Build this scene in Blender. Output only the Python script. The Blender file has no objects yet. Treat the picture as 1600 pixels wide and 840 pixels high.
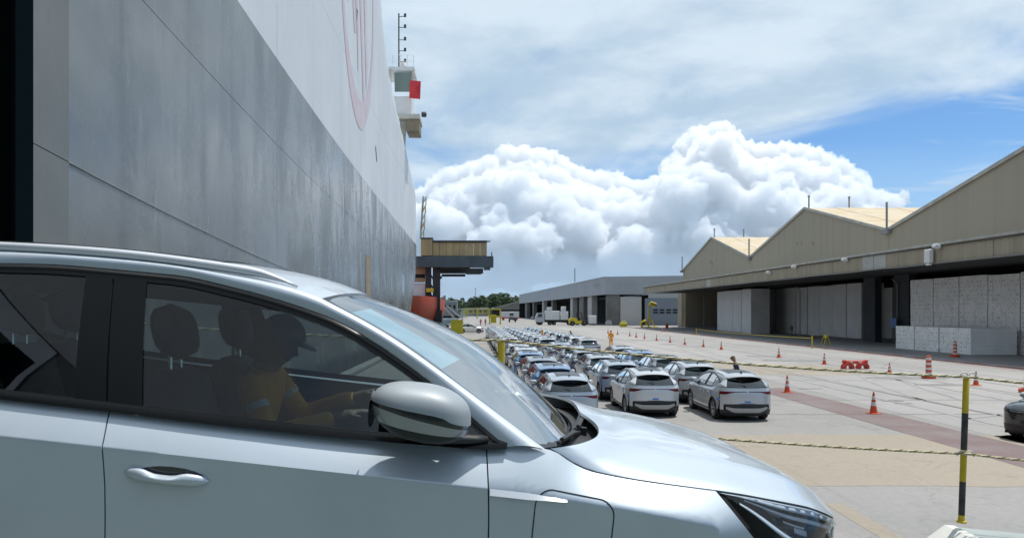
import bpy, bmesh, math, random
import numpy as np
from mathutils import Vector, Matrix, Euler

S = bpy.context.scene
COL = S.collection
R = math.radians
random.seed(7)

# ---------------------------------------------------------------- camera, sky, sun, exposure
EYE = 3.65                                   # eye height above the quay
cam_d = bpy.data.cameras.new('camera')
cam = bpy.data.objects.new('camera', cam_d); COL.objects.link(cam)
cam.location = (0, 0, EYE); cam.rotation_euler = (R(90), 0, 0)
cam_d.sensor_width = 36; cam_d.lens = 27
cam_d.shift_x = 55/1600; cam_d.shift_y = 66/1600
cam_d.clip_start = .05; cam_d.clip_end = 30000
S.camera = cam
S.render.resolution_x = 1024; S.render.resolution_y = 537

SUN_DIR = Vector((.25, .14, .955)).normalized()      # towards the sun
SUN_EL = math.asin(SUN_DIR.z); SUN_AZ = math.atan2(SUN_DIR.x, SUN_DIR.y)
world = bpy.data.worlds.new('World'); S.world = world; world.use_nodes = True
wn = world.node_tree; wn.nodes.clear()
def WN(t, **k):
    n = wn.nodes.new(t)
    for a, b in k.items(): setattr(n, a, b)
    return n
wout = WN('ShaderNodeOutputWorld'); wbg = WN('ShaderNodeBackground'); wbg.inputs['Strength'].default_value = .11
sky = WN('ShaderNodeTexSky'); sky.sky_type = 'NISHITA'; sky.sun_disc = False
sky.sun_elevation = SUN_EL; sky.sun_rotation = SUN_AZ; sky.air_density = 1.0; sky.dust_density = .6; sky.ozone_density = 1.6
# a high veil of cirrus over the whole sky: noise on a flat layer far above
tc = WN('ShaderNodeTexCoord'); sep = WN('ShaderNodeSeparateXYZ'); wn.links.new(tc.outputs['Generated'], sep.inputs[0])
def wmath(op, a, b=None, c=None, clamp=False):
    n = WN('ShaderNodeMath', operation=op); n.use_clamp = clamp
    for i, v in enumerate((a, b, c)):
        if v is None: continue
        if isinstance(v, (int, float)): n.inputs[i].default_value = v
        else: wn.links.new(v, n.inputs[i])
    return n.outputs[0]
zz = wmath('MAXIMUM', sep.outputs[2], .0); zd = wmath('ADD', zz, .10)
u = wmath('DIVIDE', sep.outputs[0], zd); v = wmath('DIVIDE', sep.outputs[1], zd)
comb = WN('ShaderNodeCombineXYZ'); wn.links.new(u, comb.inputs[0]); wn.links.new(v, comb.inputs[1])
def wnoise(scale, detail, rough, off, dist=0., stretch=(1, 1, 1)):
    m = WN('ShaderNodeMapping'); m.inputs['Location'].default_value = off; m.inputs['Scale'].default_value = stretch
    wn.links.new(comb.outputs[0], m.inputs[0])
    n = WN('ShaderNodeTexNoise'); n.inputs['Scale'].default_value = scale; n.inputs['Detail'].default_value = detail
    n.inputs['Roughness'].default_value = rough; n.inputs['Distortion'].default_value = dist
    wn.links.new(m.outputs[0], n.inputs['Vector']); return n.outputs['Fac']
def wramp(x, lo, hi):
    n = WN('ShaderNodeMapRange'); n.interpolation_type = 'SMOOTHERSTEP'; wn.links.new(x, n.inputs[0])
    n.inputs[1].default_value = lo; n.inputs[2].default_value = hi; return n.outputs[0]
VEIL_OFF = (-5.6, 16.3, .26)
n1 = wnoise(.34, 3, .5, VEIL_OFF, .2)
n2 = wnoise(1.5, 7, .55, (1.3, .4, 2.), .5, (1, .7, 1))
n3 = wnoise(2.2, 6, .55, (7., 2., 1.), .2)
clr = WN('ShaderNodeMapRange'); clr.interpolation_type = 'SMOOTHSTEP'; wn.links.new(sep.outputs[2], clr.inputs[0])
clr.inputs[1].default_value = .13; clr.inputs[2].default_value = .30; clr.inputs[3].default_value = -.07; clr.inputs[4].default_value = 0.
cover = wmath('ADD', wmath('ADD', wmath('MULTIPLY', n1, .85), wmath('MULTIPLY', n2, .32)), wmath('ADD', clr.outputs[0], wmath('MULTIPLY', wramp(sep.outputs[2], .30, .62), .09)))
wisp = wmath('MULTIPLY', wramp(wnoise(1.7, 6, .6, (2.2, 8.4, 4.), .7, (.75, 1.7, 1)), .50, .72), .62)
veil = wmath('MAXIMUM', wmath('MULTIPLY', wramp(cover, .47, .63), .92), wisp)
vtone = WN('ShaderNodeMixRGB'); vtone.inputs[1].default_value = (3.9, 5.05, 6.1, 1); vtone.inputs[2].default_value = (5.9, 6.8, 7.5, 1)
wn.links.new(wramp(wmath('ADD', wmath('MULTIPLY', n3, .5), wmath('MULTIPLY', n2, .5)), .36, .64), vtone.inputs[0])
skm = WN('ShaderNodeMixRGB'); skm.blend_type = 'MULTIPLY'; skm.inputs[0].default_value = 1; skm.inputs[2].default_value = (.57, .81, 1.05, 1)
wn.links.new(sky.outputs[0], skm.inputs[1])
mixv = WN('ShaderNodeMixRGB'); wn.links.new(veil, mixv.inputs[0]); wn.links.new(skm.outputs[0], mixv.inputs[1]); wn.links.new(vtone.outputs[0], mixv.inputs[2])
# distant grey-blue cloud low round the whole horizon
low = WN('ShaderNodeMixRGB'); lowf = WN('ShaderNodeMapRange'); lowf.interpolation_type = 'SMOOTHERSTEP'; wn.links.new(sep.outputs[2], lowf.inputs[0])
lowf.inputs[1].default_value = .02; lowf.inputs[2].default_value = .12; lowf.inputs[3].default_value = .9; lowf.inputs[4].default_value = 0.
wn.links.new(lowf.outputs[0], low.inputs[0]); wn.links.new(mixv.outputs[0], low.inputs[1]); low.inputs[2].default_value = (2.8, 3.8, 5.0, 1)
mixv = low
wn.links.new(mixv.outputs[0], wbg.inputs[0]); wn.links.new(wbg.outputs[0], wout.inputs[0])

sun_d = bpy.data.lights.new('sun', 'SUN'); sun_d.energy = 3.7; sun_d.angle = R(.53); sun_d.color = (1, .96, .90)
sun = bpy.data.objects.new('sun', sun_d); COL.objects.link(sun)
sun.rotation_euler = SUN_DIR.to_track_quat('Z', 'Y').to_euler(); sun.location = (0, 0, 60)
S.cycles.max_bounces = 22; S.cycles.volume_bounces = 20          # light scattered many times inside the cumulus
vs = S.view_settings; vs.view_transform = 'Standard'; vs.look = 'None'; vs.gamma = 1; vs.exposure = .22; vs.use_curve_mapping = False

# ---------------------------------------------------------------- helpers
MATS = {}
def mat(name, col=(.5, .5, .5), rough=.6, metal=0., coat=0., bump=0., bscale=20., var=0., vscale=3., vcol=None, spec=.5,
        stretch=(1, 1, 1), coord='Object', emis=None, detail=6, coat_rough=.03, ramp=(.35, .65)):
    m = bpy.data.materials.new(name); m.use_nodes = True; nt = m.node_tree
    b = nt.nodes['Principled BSDF']
    b.inputs['Base Color'].default_value = (*col, 1); b.inputs['Roughness'].default_value = rough; b.inputs['Metallic'].default_value = metal
    b.inputs['Specular IOR Level'].default_value = spec
    if coat: b.inputs['Coat Weight'].default_value = coat; b.inputs['Coat Roughness'].default_value = coat_rough
    if emis: b.inputs['Emission Color'].default_value = (*emis[0], 1); b.inputs['Emission Strength'].default_value = emis[1]
    if var or bump:
        t = nt.nodes.new('ShaderNodeTexCoord'); mp = nt.nodes.new('ShaderNodeMapping'); mp.inputs['Scale'].default_value = stretch
        nt.links.new(t.outputs[coord], mp.inputs[0])
    if var:
        n = nt.nodes.new('ShaderNodeTexNoise'); n.inputs['Scale'].default_value = vscale; n.inputs['Detail'].default_value = detail; n.inputs['Roughness'].default_value = .62
        nt.links.new(mp.outputs[0], n.inputs['Vector'])
        mr = nt.nodes.new('ShaderNodeMapRange'); mr.inputs[1].default_value = ramp[0]; mr.inputs[2].default_value = ramp[1]
        nt.links.new(n.outputs['Fac'], mr.inputs[0])
        mx = nt.nodes.new('ShaderNodeMixRGB'); nt.links.new(mr.outputs[0], mx.inputs[0])
        c2 = vcol if vcol else tuple(c*(1-var) for c in col)
        mx.inputs[1].default_value = (*col, 1); mx.inputs[2].default_value = (*c2, 1)
        nt.links.new(mx.outputs[0], b.inputs['Base Color'])
    if bump:
        n = nt.nodes.new('ShaderNodeTexNoise'); n.inputs['Scale'].default_value = bscale; n.inputs['Detail'].default_value = 5
        nt.links.new(mp.outputs[0], n.inputs['Vector'])
        bp = nt.nodes.new('ShaderNodeBump'); bp.inputs['Strength'].default_value = bump; bp.inputs['Distance'].default_value = .02
        nt.links.new(n.outputs['Fac'], bp.inputs['Height']); nt.links.new(bp.outputs[0], b.inputs['Normal'])
    MATS[name] = m; return m

def glass_mat(name, tint, ior=1.5, gloss=.02, refl=(1, 1, 1), boost=1.0):
    m = bpy.data.materials.new(name); m.use_nodes = True; nt = m.node_tree; nt.nodes.clear()
    o = nt.nodes.new('ShaderNodeOutputMaterial'); mx = nt.nodes.new('ShaderNodeMixShader')
    tr = nt.nodes.new('ShaderNodeBsdfTransparent'); tr.inputs[0].default_value = (*tint, 1)
    gl = nt.nodes.new('ShaderNodeBsdfGlossy'); gl.inputs['Roughness'].default_value = gloss; gl.inputs[0].default_value = (*refl, 1)
    fr = nt.nodes.new('ShaderNodeFresnel'); fr.inputs[0].default_value = ior
    mu = nt.nodes.new('ShaderNodeMath'); mu.operation = 'MULTIPLY'; mu.use_clamp = True; mu.inputs[1].default_value = boost
    nt.links.new(fr.outputs[0], mu.inputs[0])
    nt.links.new(mu.outputs[0], mx.inputs[0]); nt.links.new(tr.outputs[0], mx.inputs[1]); nt.links.new(gl.outputs[0], mx.inputs[2])
    nt.links.new(mx.outputs[0], o.inputs[0]); MATS[name] = m; return m

def link(o, parent=None):
    COL.objects.link(o)
    if parent is not None: o.parent = parent
    return o
def tag(o, label=None, cat=None, group=None, kind=None):
    if label: o['label'] = label
    if cat: o['category'] = cat
    if group: o['group'] = group
    if kind: o['kind'] = kind
    return o
def empty(name, loc=(0, 0, 0), rz=0., label=None, cat=None, group=None):
    o = bpy.data.objects.new(name, None); o.empty_display_size = .2; COL.objects.link(o)
    o.location = loc; o.rotation_euler = (0, 0, rz); return tag(o, label, cat, group)

class MB:
    """collects faces for one mesh"""
    def __init__(s): s.v = []; s.f = []; s.m = []; s.cm = 0
    def add(s, vs, fs):
        n = len(s.v); s.v.extend([tuple(map(float, q)) for q in vs]); s.f.extend([tuple(i+n for i in f) for f in fs]); s.m.extend([s.cm]*len(fs)); return s
    def grid(s, P, close_u=False, close_v=False):
        nu, nv = len(P), len(P[0]); fs = []
        for i in range(nu if close_u else nu-1):
            for j in range(nv if close_v else nv-1):
                a, b = i, (i+1) % nu; c, d = j, (j+1) % nv
                fs.append((a*nv+c, b*nv+c, b*nv+d, a*nv+d))
        return s.add([p for r in P for p in r], fs)
    def box(s, c, d, rot=None):
        hx, hy, hz = d[0]/2, d[1]/2, d[2]/2
        vs = [(x, y, z) for x in (-hx, hx) for y in (-hy, hy) for z in (-hz, hz)]
        if rot is not None: vs = [tuple(rot @ Vector(q)) for q in vs]
        vs = [(q[0]+c[0], q[1]+c[1], q[2]+c[2]) for q in vs]
        return s.add(vs, [(0, 1, 3, 2), (4, 6, 7, 5), (0, 4, 5, 1), (2, 3, 7, 6), (0, 2, 6, 4), (1, 5, 7, 3)])
    def bx(s, x0, x1, y0, y1, z0, z1): return s.box(((x0+x1)/2, (y0+y1)/2, (z0+z1)/2), (abs(x1-x0), abs(y1-y0), abs(z1-z0)))
    def rbox(s, c, d, r, rot=None, n=2):
        """box with chamfered edges"""
        hx, hy, hz = d[0]/2, d[1]/2, d[2]/2; r = min(r, hx, hy, hz)
        P = []
        lev = [(-hz, r), (-hz+r, 0), (hz-r, 0), (hz, r)]
        for z, i in lev:
            x, y = hx-i, hy-i
            P.append([(-x+r*.6, -y, z), (x-r*.6, -y, z), (x, -y+r*.6, z), (x, y-r*.6, z), (x-r*.6, y, z), (-x+r*.6, y, z), (-x, y-r*.6, z), (-x, -y+r*.6, z)])
        if rot is not None: P = [[tuple(rot @ Vector(q)) for q in r_] for r_ in P]
        P = [[(q[0]+c[0], q[1]+c[1], q[2]+c[2]) for q in r_] for r_ in P]
        n0 = len(s.v); s.grid(P, close_v=True); s.f.append(tuple(n0+i for i in range(7, -1, -1))); s.f.append(tuple(n0+24+i for i in range(8))); s.m += [s.cm]*2
        return s
    def tube(s, pts, r, n=8, caps=True, sy=1.0):
        pts = [Vector(p) for p in pts]; rr = r if isinstance(r, (list, tuple)) else [r]*len(pts); P = []
        up = None
        for i, p in enumerate(pts):
            t = (pts[min(i+1, len(pts)-1)]-pts[max(i-1, 0)])
            if t.length < 1e-9: t = Vector((0, 0, 1))
            t.normalize()
            if up is None:
                up = Vector((0, 0, 1)) if abs(t.z) < .9 else Vector((1, 0, 0))
            a = (up - t*up.dot(t)); a = a.normalized() if a.length > 1e-6 else t.orthogonal().normalized(); up = a
            b = t.cross(a)
            P.append([tuple(p + a*math.cos(2*math.pi*k/n)*rr[i]*sy + b*math.sin(2*math.pi*k/n)*rr[i]) for k in range(n)])
        n0 = len(s.v); s.grid(P, close_v=True)
        if caps: s.f.append(tuple(n0+i for i in range(n))); s.f.append(tuple(n0+(len(pts)-1)*n+i for i in range(n-1, -1, -1))); s.m += [s.cm]*2
        return s
    def bar(s, a, b, w, h=None, up=(0, 0, 1)):
        a, b = Vector(a), Vector(b); h = h or w; t = b-a; L = t.length; t.normalize(); u_ = Vector(up)
        if abs(t.dot(u_)) > .98: u_ = Vector((1, 0, 0))
        x = t.cross(u_).normalized(); z = x.cross(t)
        M = Matrix((x, t, z)).transposed(); return s.box((a+b)/2, (w, L, h), M)
    def lathe(s, prof, n=16, c=(0, 0, 0), axis='z', caps=True):
        P = []
        for r, z in prof:
            row = []
            for k in range(n):
                a = 2*math.pi*k/n; x, y = r*math.cos(a), r*math.sin(a)
                q = (x, y, z) if axis == 'z' else ((x, z, y) if axis == 'y' else (z, x, y))
                row.append((q[0]+c[0], q[1]+c[1], q[2]+c[2]))
            P.append(row)
        n0 = len(s.v); s.grid(P, close_v=True)
        if caps:
            if prof[0][0] > 1e-6: s.f.append(tuple(n0+i for i in range(n))); s.m.append(s.cm)
            if prof[-1][0] > 1e-6: s.f.append(tuple(n0+(len(prof)-1)*n+i for i in range(n))); s.m.append(s.cm)
        return s
    def poly(s, pts, th, axis=2):
        """flat polygon extruded along an axis by th"""
        pts = [tuple(p) for p in pts]; n = len(pts); d = [0, 0, 0]; d[axis] = th
        q = [(p[0]+d[0], p[1]+d[1], p[2]+d[2]) for p in pts]
        fs = [tuple(range(n)), tuple(range(2*n-1, n-1, -1))]+[(i, (i+1) % n, n+(i+1) % n, n+i) for i in range(n)]
        return s.add(pts+q, fs)
    def build(s, name, mats, parent=None, smooth=False, angle=None, loc=None):
        me = bpy.data.meshes.new(name); me.from_pydata(s.v, [], s.f)
        ms = mats if isinstance(mats, (list, tuple)) else [mats]
        for m in ms: me.materials.append(MATS[m] if isinstance(m, str) else m)
        if len(ms) > 1: me.polygons.foreach_set('material_index', s.m)
        if smooth: me.polygons.foreach_set('use_smooth', [True]*len(me.polygons))
        me.update()
        if smooth and angle:
            try: me.set_sharp_from_angle(angle=R(angle))
            except Exception: pass
        o = bpy.data.objects.new(name, me); link(o, parent)
        if loc: o.location = loc
        return o

def pch(pts):
    """monotone cubic through (x, y) points"""
    pts = sorted(pts); xs = [p[0] for p in pts]; ys = [p[1] for p in pts]; n = len(xs)
    d = [(ys[i+1]-ys[i])/(xs[i+1]-xs[i]) for i in range(n-1)]; m = [0]*n
    m[0] = d[0]; m[-1] = d[-1]
    for i in range(1, n-1):
        m[i] = 0 if d[i-1]*d[i] <= 0 else 2*d[i-1]*d[i]/(d[i-1]+d[i])
    def f(x):
        if x <= xs[0]: return ys[0]+(x-xs[0])*m[0]*0
        if x >= xs[-1]: return ys[-1]
        lo = 0
        while x > xs[lo+1]: lo += 1
        h = xs[lo+1]-xs[lo]; t = (x-xs[lo])/h
        return ((1+2*t)*(1-t)**2)*ys[lo]+t*(1-t)**2*h*m[lo]+t*t*(3-2*t)*ys[lo+1]+t*t*(t-1)*h*m[lo+1]
    return f
def spline(pts, n):
    """Catmull-Rom through 3-D points, n samples by arc length"""
    p = [Vector(q) for q in pts]; p = [2*p[0]-p[1]]+p+[2*p[-1]-p[-2]]; out = []
    for i in range(1, len(p)-2):
        for k in range(12):
            t = k/12; a, b, c, d = p[i-1], p[i], p[i+1], p[i+2]
            out.append(.5*((2*b)+(c-a)*t+(2*a-5*b+4*c-d)*t*t+(3*b-a-3*c+d)*t**3))
    out.append(p[-2]); return resample(out, n)
def resample(pts, n):
    pts = [Vector(q) for q in pts]; L = [0]
    for a, b in zip(pts, pts[1:]): L.append(L[-1]+(b-a).length)
    out = []; j = 0
    for k in range(n):
        s_ = L[-1]*k/(n-1)
        while j < len(L)-2 and L[j+1] < s_: j += 1
        t = (s_-L[j])/max(L[j+1]-L[j], 1e-9); out.append(pts[j].lerp(pts[j+1], min(max(t, 0), 1)))
    return out
def coons(c0, c1, d0, d1):
    """c0, c1: curves along u at v=0 and v=1; d0, d1: curves along v at u=0 and u=1"""
    nu, nv = len(c0), len(d0); P = []
    for i in range(nu):
        u_ = i/(nu-1); row = []
        for j in range(nv):
            w = j/(nv-1)
            a = c0[i]*(1-w)+c1[i]*w; b = d0[j]*(1-u_)+d1[j]*u_
            e = (c0[0]*(1-u_)+c0[-1]*u_)*(1-w)+(c1[0]*(1-u_)+c1[-1]*u_)*w
            row.append(a+b-e)
        P.append(row)
    return P
def lerp(a, b, t): return a+(b-a)*t
def sst(x): x = min(max(x, 0), 1); return x*x*(3-2*x)
# ---------------------------------------------------------------- materials
mat('silver_paint', (.53, .595, .655), .42, .42, coat=.75, coat_rough=.03, var=.07, vscale=3.)
mat('mirror_shell', (.30, .33, .355), .55, .2, coat=.15, coat_rough=.2)
mat('silver_parked', (.47, .495, .52), .40, .6, coat=.8)
mat('silver_pale', (.58, .60, .62), .40, .5, coat=.8)
mat('silver_blue', (.42, .47, .53), .38, .6, coat=.8)
mat('white_paint_car', (.68, .69, .70), .3, .15, coat=1.)
mat('grey_paint', (.33, .35, .38), .34, .75, coat=1.)
mat('blue_paint', (.17, .30, .52), .32, .7, coat=1.)
mat('black_paint', (.008, .009, .011), .25, .2, coat=1.)
mat('trim_black', (.005, .0055, .006), .25, spec=.22)
mat('plastic_black', (.02, .021, .023), .55)
mat('seam_dark', (.004, .004, .005), .9)
mat('diffuser_grey', (.36, .37, .385), .45, .4)
mat('chrome', (.75, .77, .8), .12, 1.)
mat('rail_silver', (.66, .68, .71), .40, .55)
mat('lamp_dark', (.015, .017, .022), .12, .3, coat=1.)
mat('lamp_white', (.7, .74, .78), .25, .3)
mat('red_lens', (.10, .004, .006), .15, spec=.4)
mat('tyre', (.018, .018, .019), .8)
mat('alloy', (.34, .35, .37), .35, .9)
mat('interior_dark', (.012, .013, .016), .75, var=.3, vscale=8)
mat('seat_fabric', (.007, .009, .012), .7, bump=.2, bscale=60)
mat('headliner', (.05, .052, .056), .9)
mat('paper', (.72, .84, .88), .8)
mat('sticker_blue', (.05, .22, .62), .5)
mat('film_white', (.78, .80, .84), .4)
glass_mat('glass_side', (.41, .48, .49), 1.5, .01, boost=1.1)
glass_mat('glass_rear', (.10, .12, .14), 1.55, .03, boost=2.2)
glass_mat('glass_screen', (.40, .58, .63), 1.45, .008, boost=.6)
glass_mat('glass_lamp', (.9, .92, .94), 1.45, .01)
# ---------------------------------------------------------------- the car: a compact crossover, x forward (0 = front door seam), y left, z up
belt = pch([(-2.55, 1.19), (-2.3, 1.125), (-2.0, 1.087), (-1.55, 1.068), (-1.2, 1.062), (-.86, 1.054), (-.446, 1.049), (-.018, 1.055), (.065, 1.064)])
wtop = pch([(-2.55, 1.225), (-2.4, 1.315), (-2.15, 1.41), (-1.95, 1.462), (-1.731, 1.494), (-1.45, 1.510), (-1.135, 1.511), (-.901, 1.486), (-.743, 1.459), (-.588, 1.424), (-.508, 1.398), (-.393, 1.347), (-.237, 1.265), (-.08, 1.165), (.065, 1.068)])
topz = pch([(-3.0, 1.12), (-2.7, 1.15), (-2.55, 1.19), (-2.3, 1.125), (-2.0, 1.087), (-1.55, 1.068), (-1.2, 1.062), (-.86, 1.054), (-.446, 1.049), (-.018, 1.055), (.065, 1.064), (.176, 1.072), (.208, 1.070), (.282, 1.034), (.352, 1.012), (.494, .998), (.754, .985), (.95, .964), (1.09, .942), (1.2, .905), (1.28, .872), (1.38, .855)])
crease = pch([(-3.0, .985), (-2.4, .97), (-1.5, .962), (-.43, .950), (0, .945), (.3, .935), (.6, .912), (.754, .90), (1.0, .83), (1.38, .78)])
zlow = pch([(.754, .984), (.86, .93), (1.016, .838), (1.15, .80), (1.28, .775), (1.38, .765)])
nose = pch([(.18, 1.27), (.3, 1.35), (.5, 1.385), (.75, 1.38), (.86, 1.375), (.95, 1.345), (1.1, 1.33)])
tailx = pch([(.18, -2.93), (.3, -3.02), (.45, -3.075), (.62, -3.07), (.9, -3.06), (1.0, -3.045), (1.12, -2.99), (1.2, -2.95)])
cutA = pch([(.25, .05), (.79, .033), (.93, .02), (1.067, .001)])
cutB = pch([(.25, -1.14), (.676, -1.153), (.953, -1.18), (1.062, -1.207)])
cutC = pch([(.25, -1.80), (.4, -1.82), (.6, -1.87), (.75, -1.95), (.9, -2.07), (1.1, -2.20)])
XF, XR, RA, ZW = .50, -2.22, .395, .345     # wheel centres, arch radius, hub height
def Sg(x, z): w = z-1.07; y = .862-.42*w-.25*w*abs(w); return y - .10*sst((-2.0-x)/.75)
def ylow(x, z):
    if x > .3:
        s_ = min(1., (x-.3)/(nose(z)-.3)); y = .93*max(0., 1-s_**4)**(1/2.2)
    elif x < -2.3:
        s_ = min(1., (-2.3-x)/(-2.3-tailx(z))); y = .93*max(0., 1-s_**4)**(1/2.4)
    else: y = .93
    zc, zt = crease(x), topz(x)
    dr = .086+.006*sst(x/.6) if x > 0 else .086
    if x > .9: dr *= max(0, 1-(x-.9)/.35)
    if x < -2.3: dr *= 1-.5*sst((-2.3-x)/.5)
    if z > zc: f = min((z-zc)/max(zt-zc, .03), 1.2); y -= dr*f*(.82+.18*f)
    else:
        g = zc-z; y -= (.085*g if g < .12 else .0102+.030*sst((g-.12)/.3)*.4)*(1 if x < .6 else max(0, 1-(x-.6)/.3))
        y += .012*math.exp(-((z-.42)/.07)**2)
        if z < .34: y -= .07*((.34-z)/.16)**2
    return max(y, 0)
def BP(x, z, sg, out=0.): return Vector((x, sg*(ylow(x, z)+out), z))
def arch(x):
    z = .27
    for xa in (XF, XR):
        d = abs(x-xa)
        if d < RA: z = max(z, ZW+math.sqrt(RA*RA-d*d)*1.0)
    return z
def skirt(mb, P, depth=.012, center=None):
    """turn the border of a panel inwards, so its edge has thickness"""
    nu, nv = len(P), len(P[0])
    loop = [(i, 0) for i in range(nu)]+[(nu-1, j) for j in range(1, nv)]+[(i, nv-1) for i in range(nu-2, -1, -1)]+[(0, j) for j in range(nv-2, 0, -1)]
    vs = []
    for i, j in loop:
        a = P[min(i+1, nu-1)][j]-P[max(i-1, 0)][j]; b = P[i][min(j+1, nv-1)]-P[i][max(j-1, 0)]
        n = a.cross(b); n = n.normalized() if n.length > 1e-9 else Vector((0, 0, 0))
        c = Vector((P[i][j].x, 0, .75)) if center is None else Vector(center)
        if n.dot(P[i][j]-c) < 0: n = -n
        vs += [tuple(P[i][j]), tuple(P[i][j]-n*depth)]
    m = len(loop); mb.add(vs, [(2*k, 2*((k+1) % m), 2*((k+1) % m)+1, 2*k+1) for k in range(m)])
def side_panel(name, xl, xr, zb, zt, sg, parent, m='silver_paint', nu=28, nb=16, nt=9, us=None, out=0., use_crease=True, gap=.0022, skirt_=True):
    P = []; us = us or [k/(nu-1) for k in range(nu)]
    ss = [('b', k/nb) for k in range(nb)]+[('b', .988), ('t', 0.), ('t', .04)]+[('t', k/nt) for k in range(1, nt+1)]
    for u_ in us:
        row = []
        for kind, s_ in ss:
            z = .7
            for it in range(4):
                a, b = xl(z)+gap, xr(z)-gap; x = a+(b-a)*u_
                lo, hi = zb(x)+gap, zt(x)-gap; c = min(max(crease(x), lo+.25*(hi-lo)), hi-.02*(hi-lo)) if use_crease else lerp(lo, hi, .5)
                z = lerp(lo, c, s_) if kind == 'b' else lerp(c, hi, s_)
            row.append(BP(x, z, sg, out))
        P.append(row)
    mb = MB(); mb.grid(P)
    if skirt_: skirt(mb, P)
    return mb.build(name, m, parent, smooth=True, angle=40)
def strip(pts, w, sg_n, mb):
    """thin ribbon along 3-D points; w offsets by a given vector"""
    P = [[p-w, p+w] for p in pts]; mb.grid(P)

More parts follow.
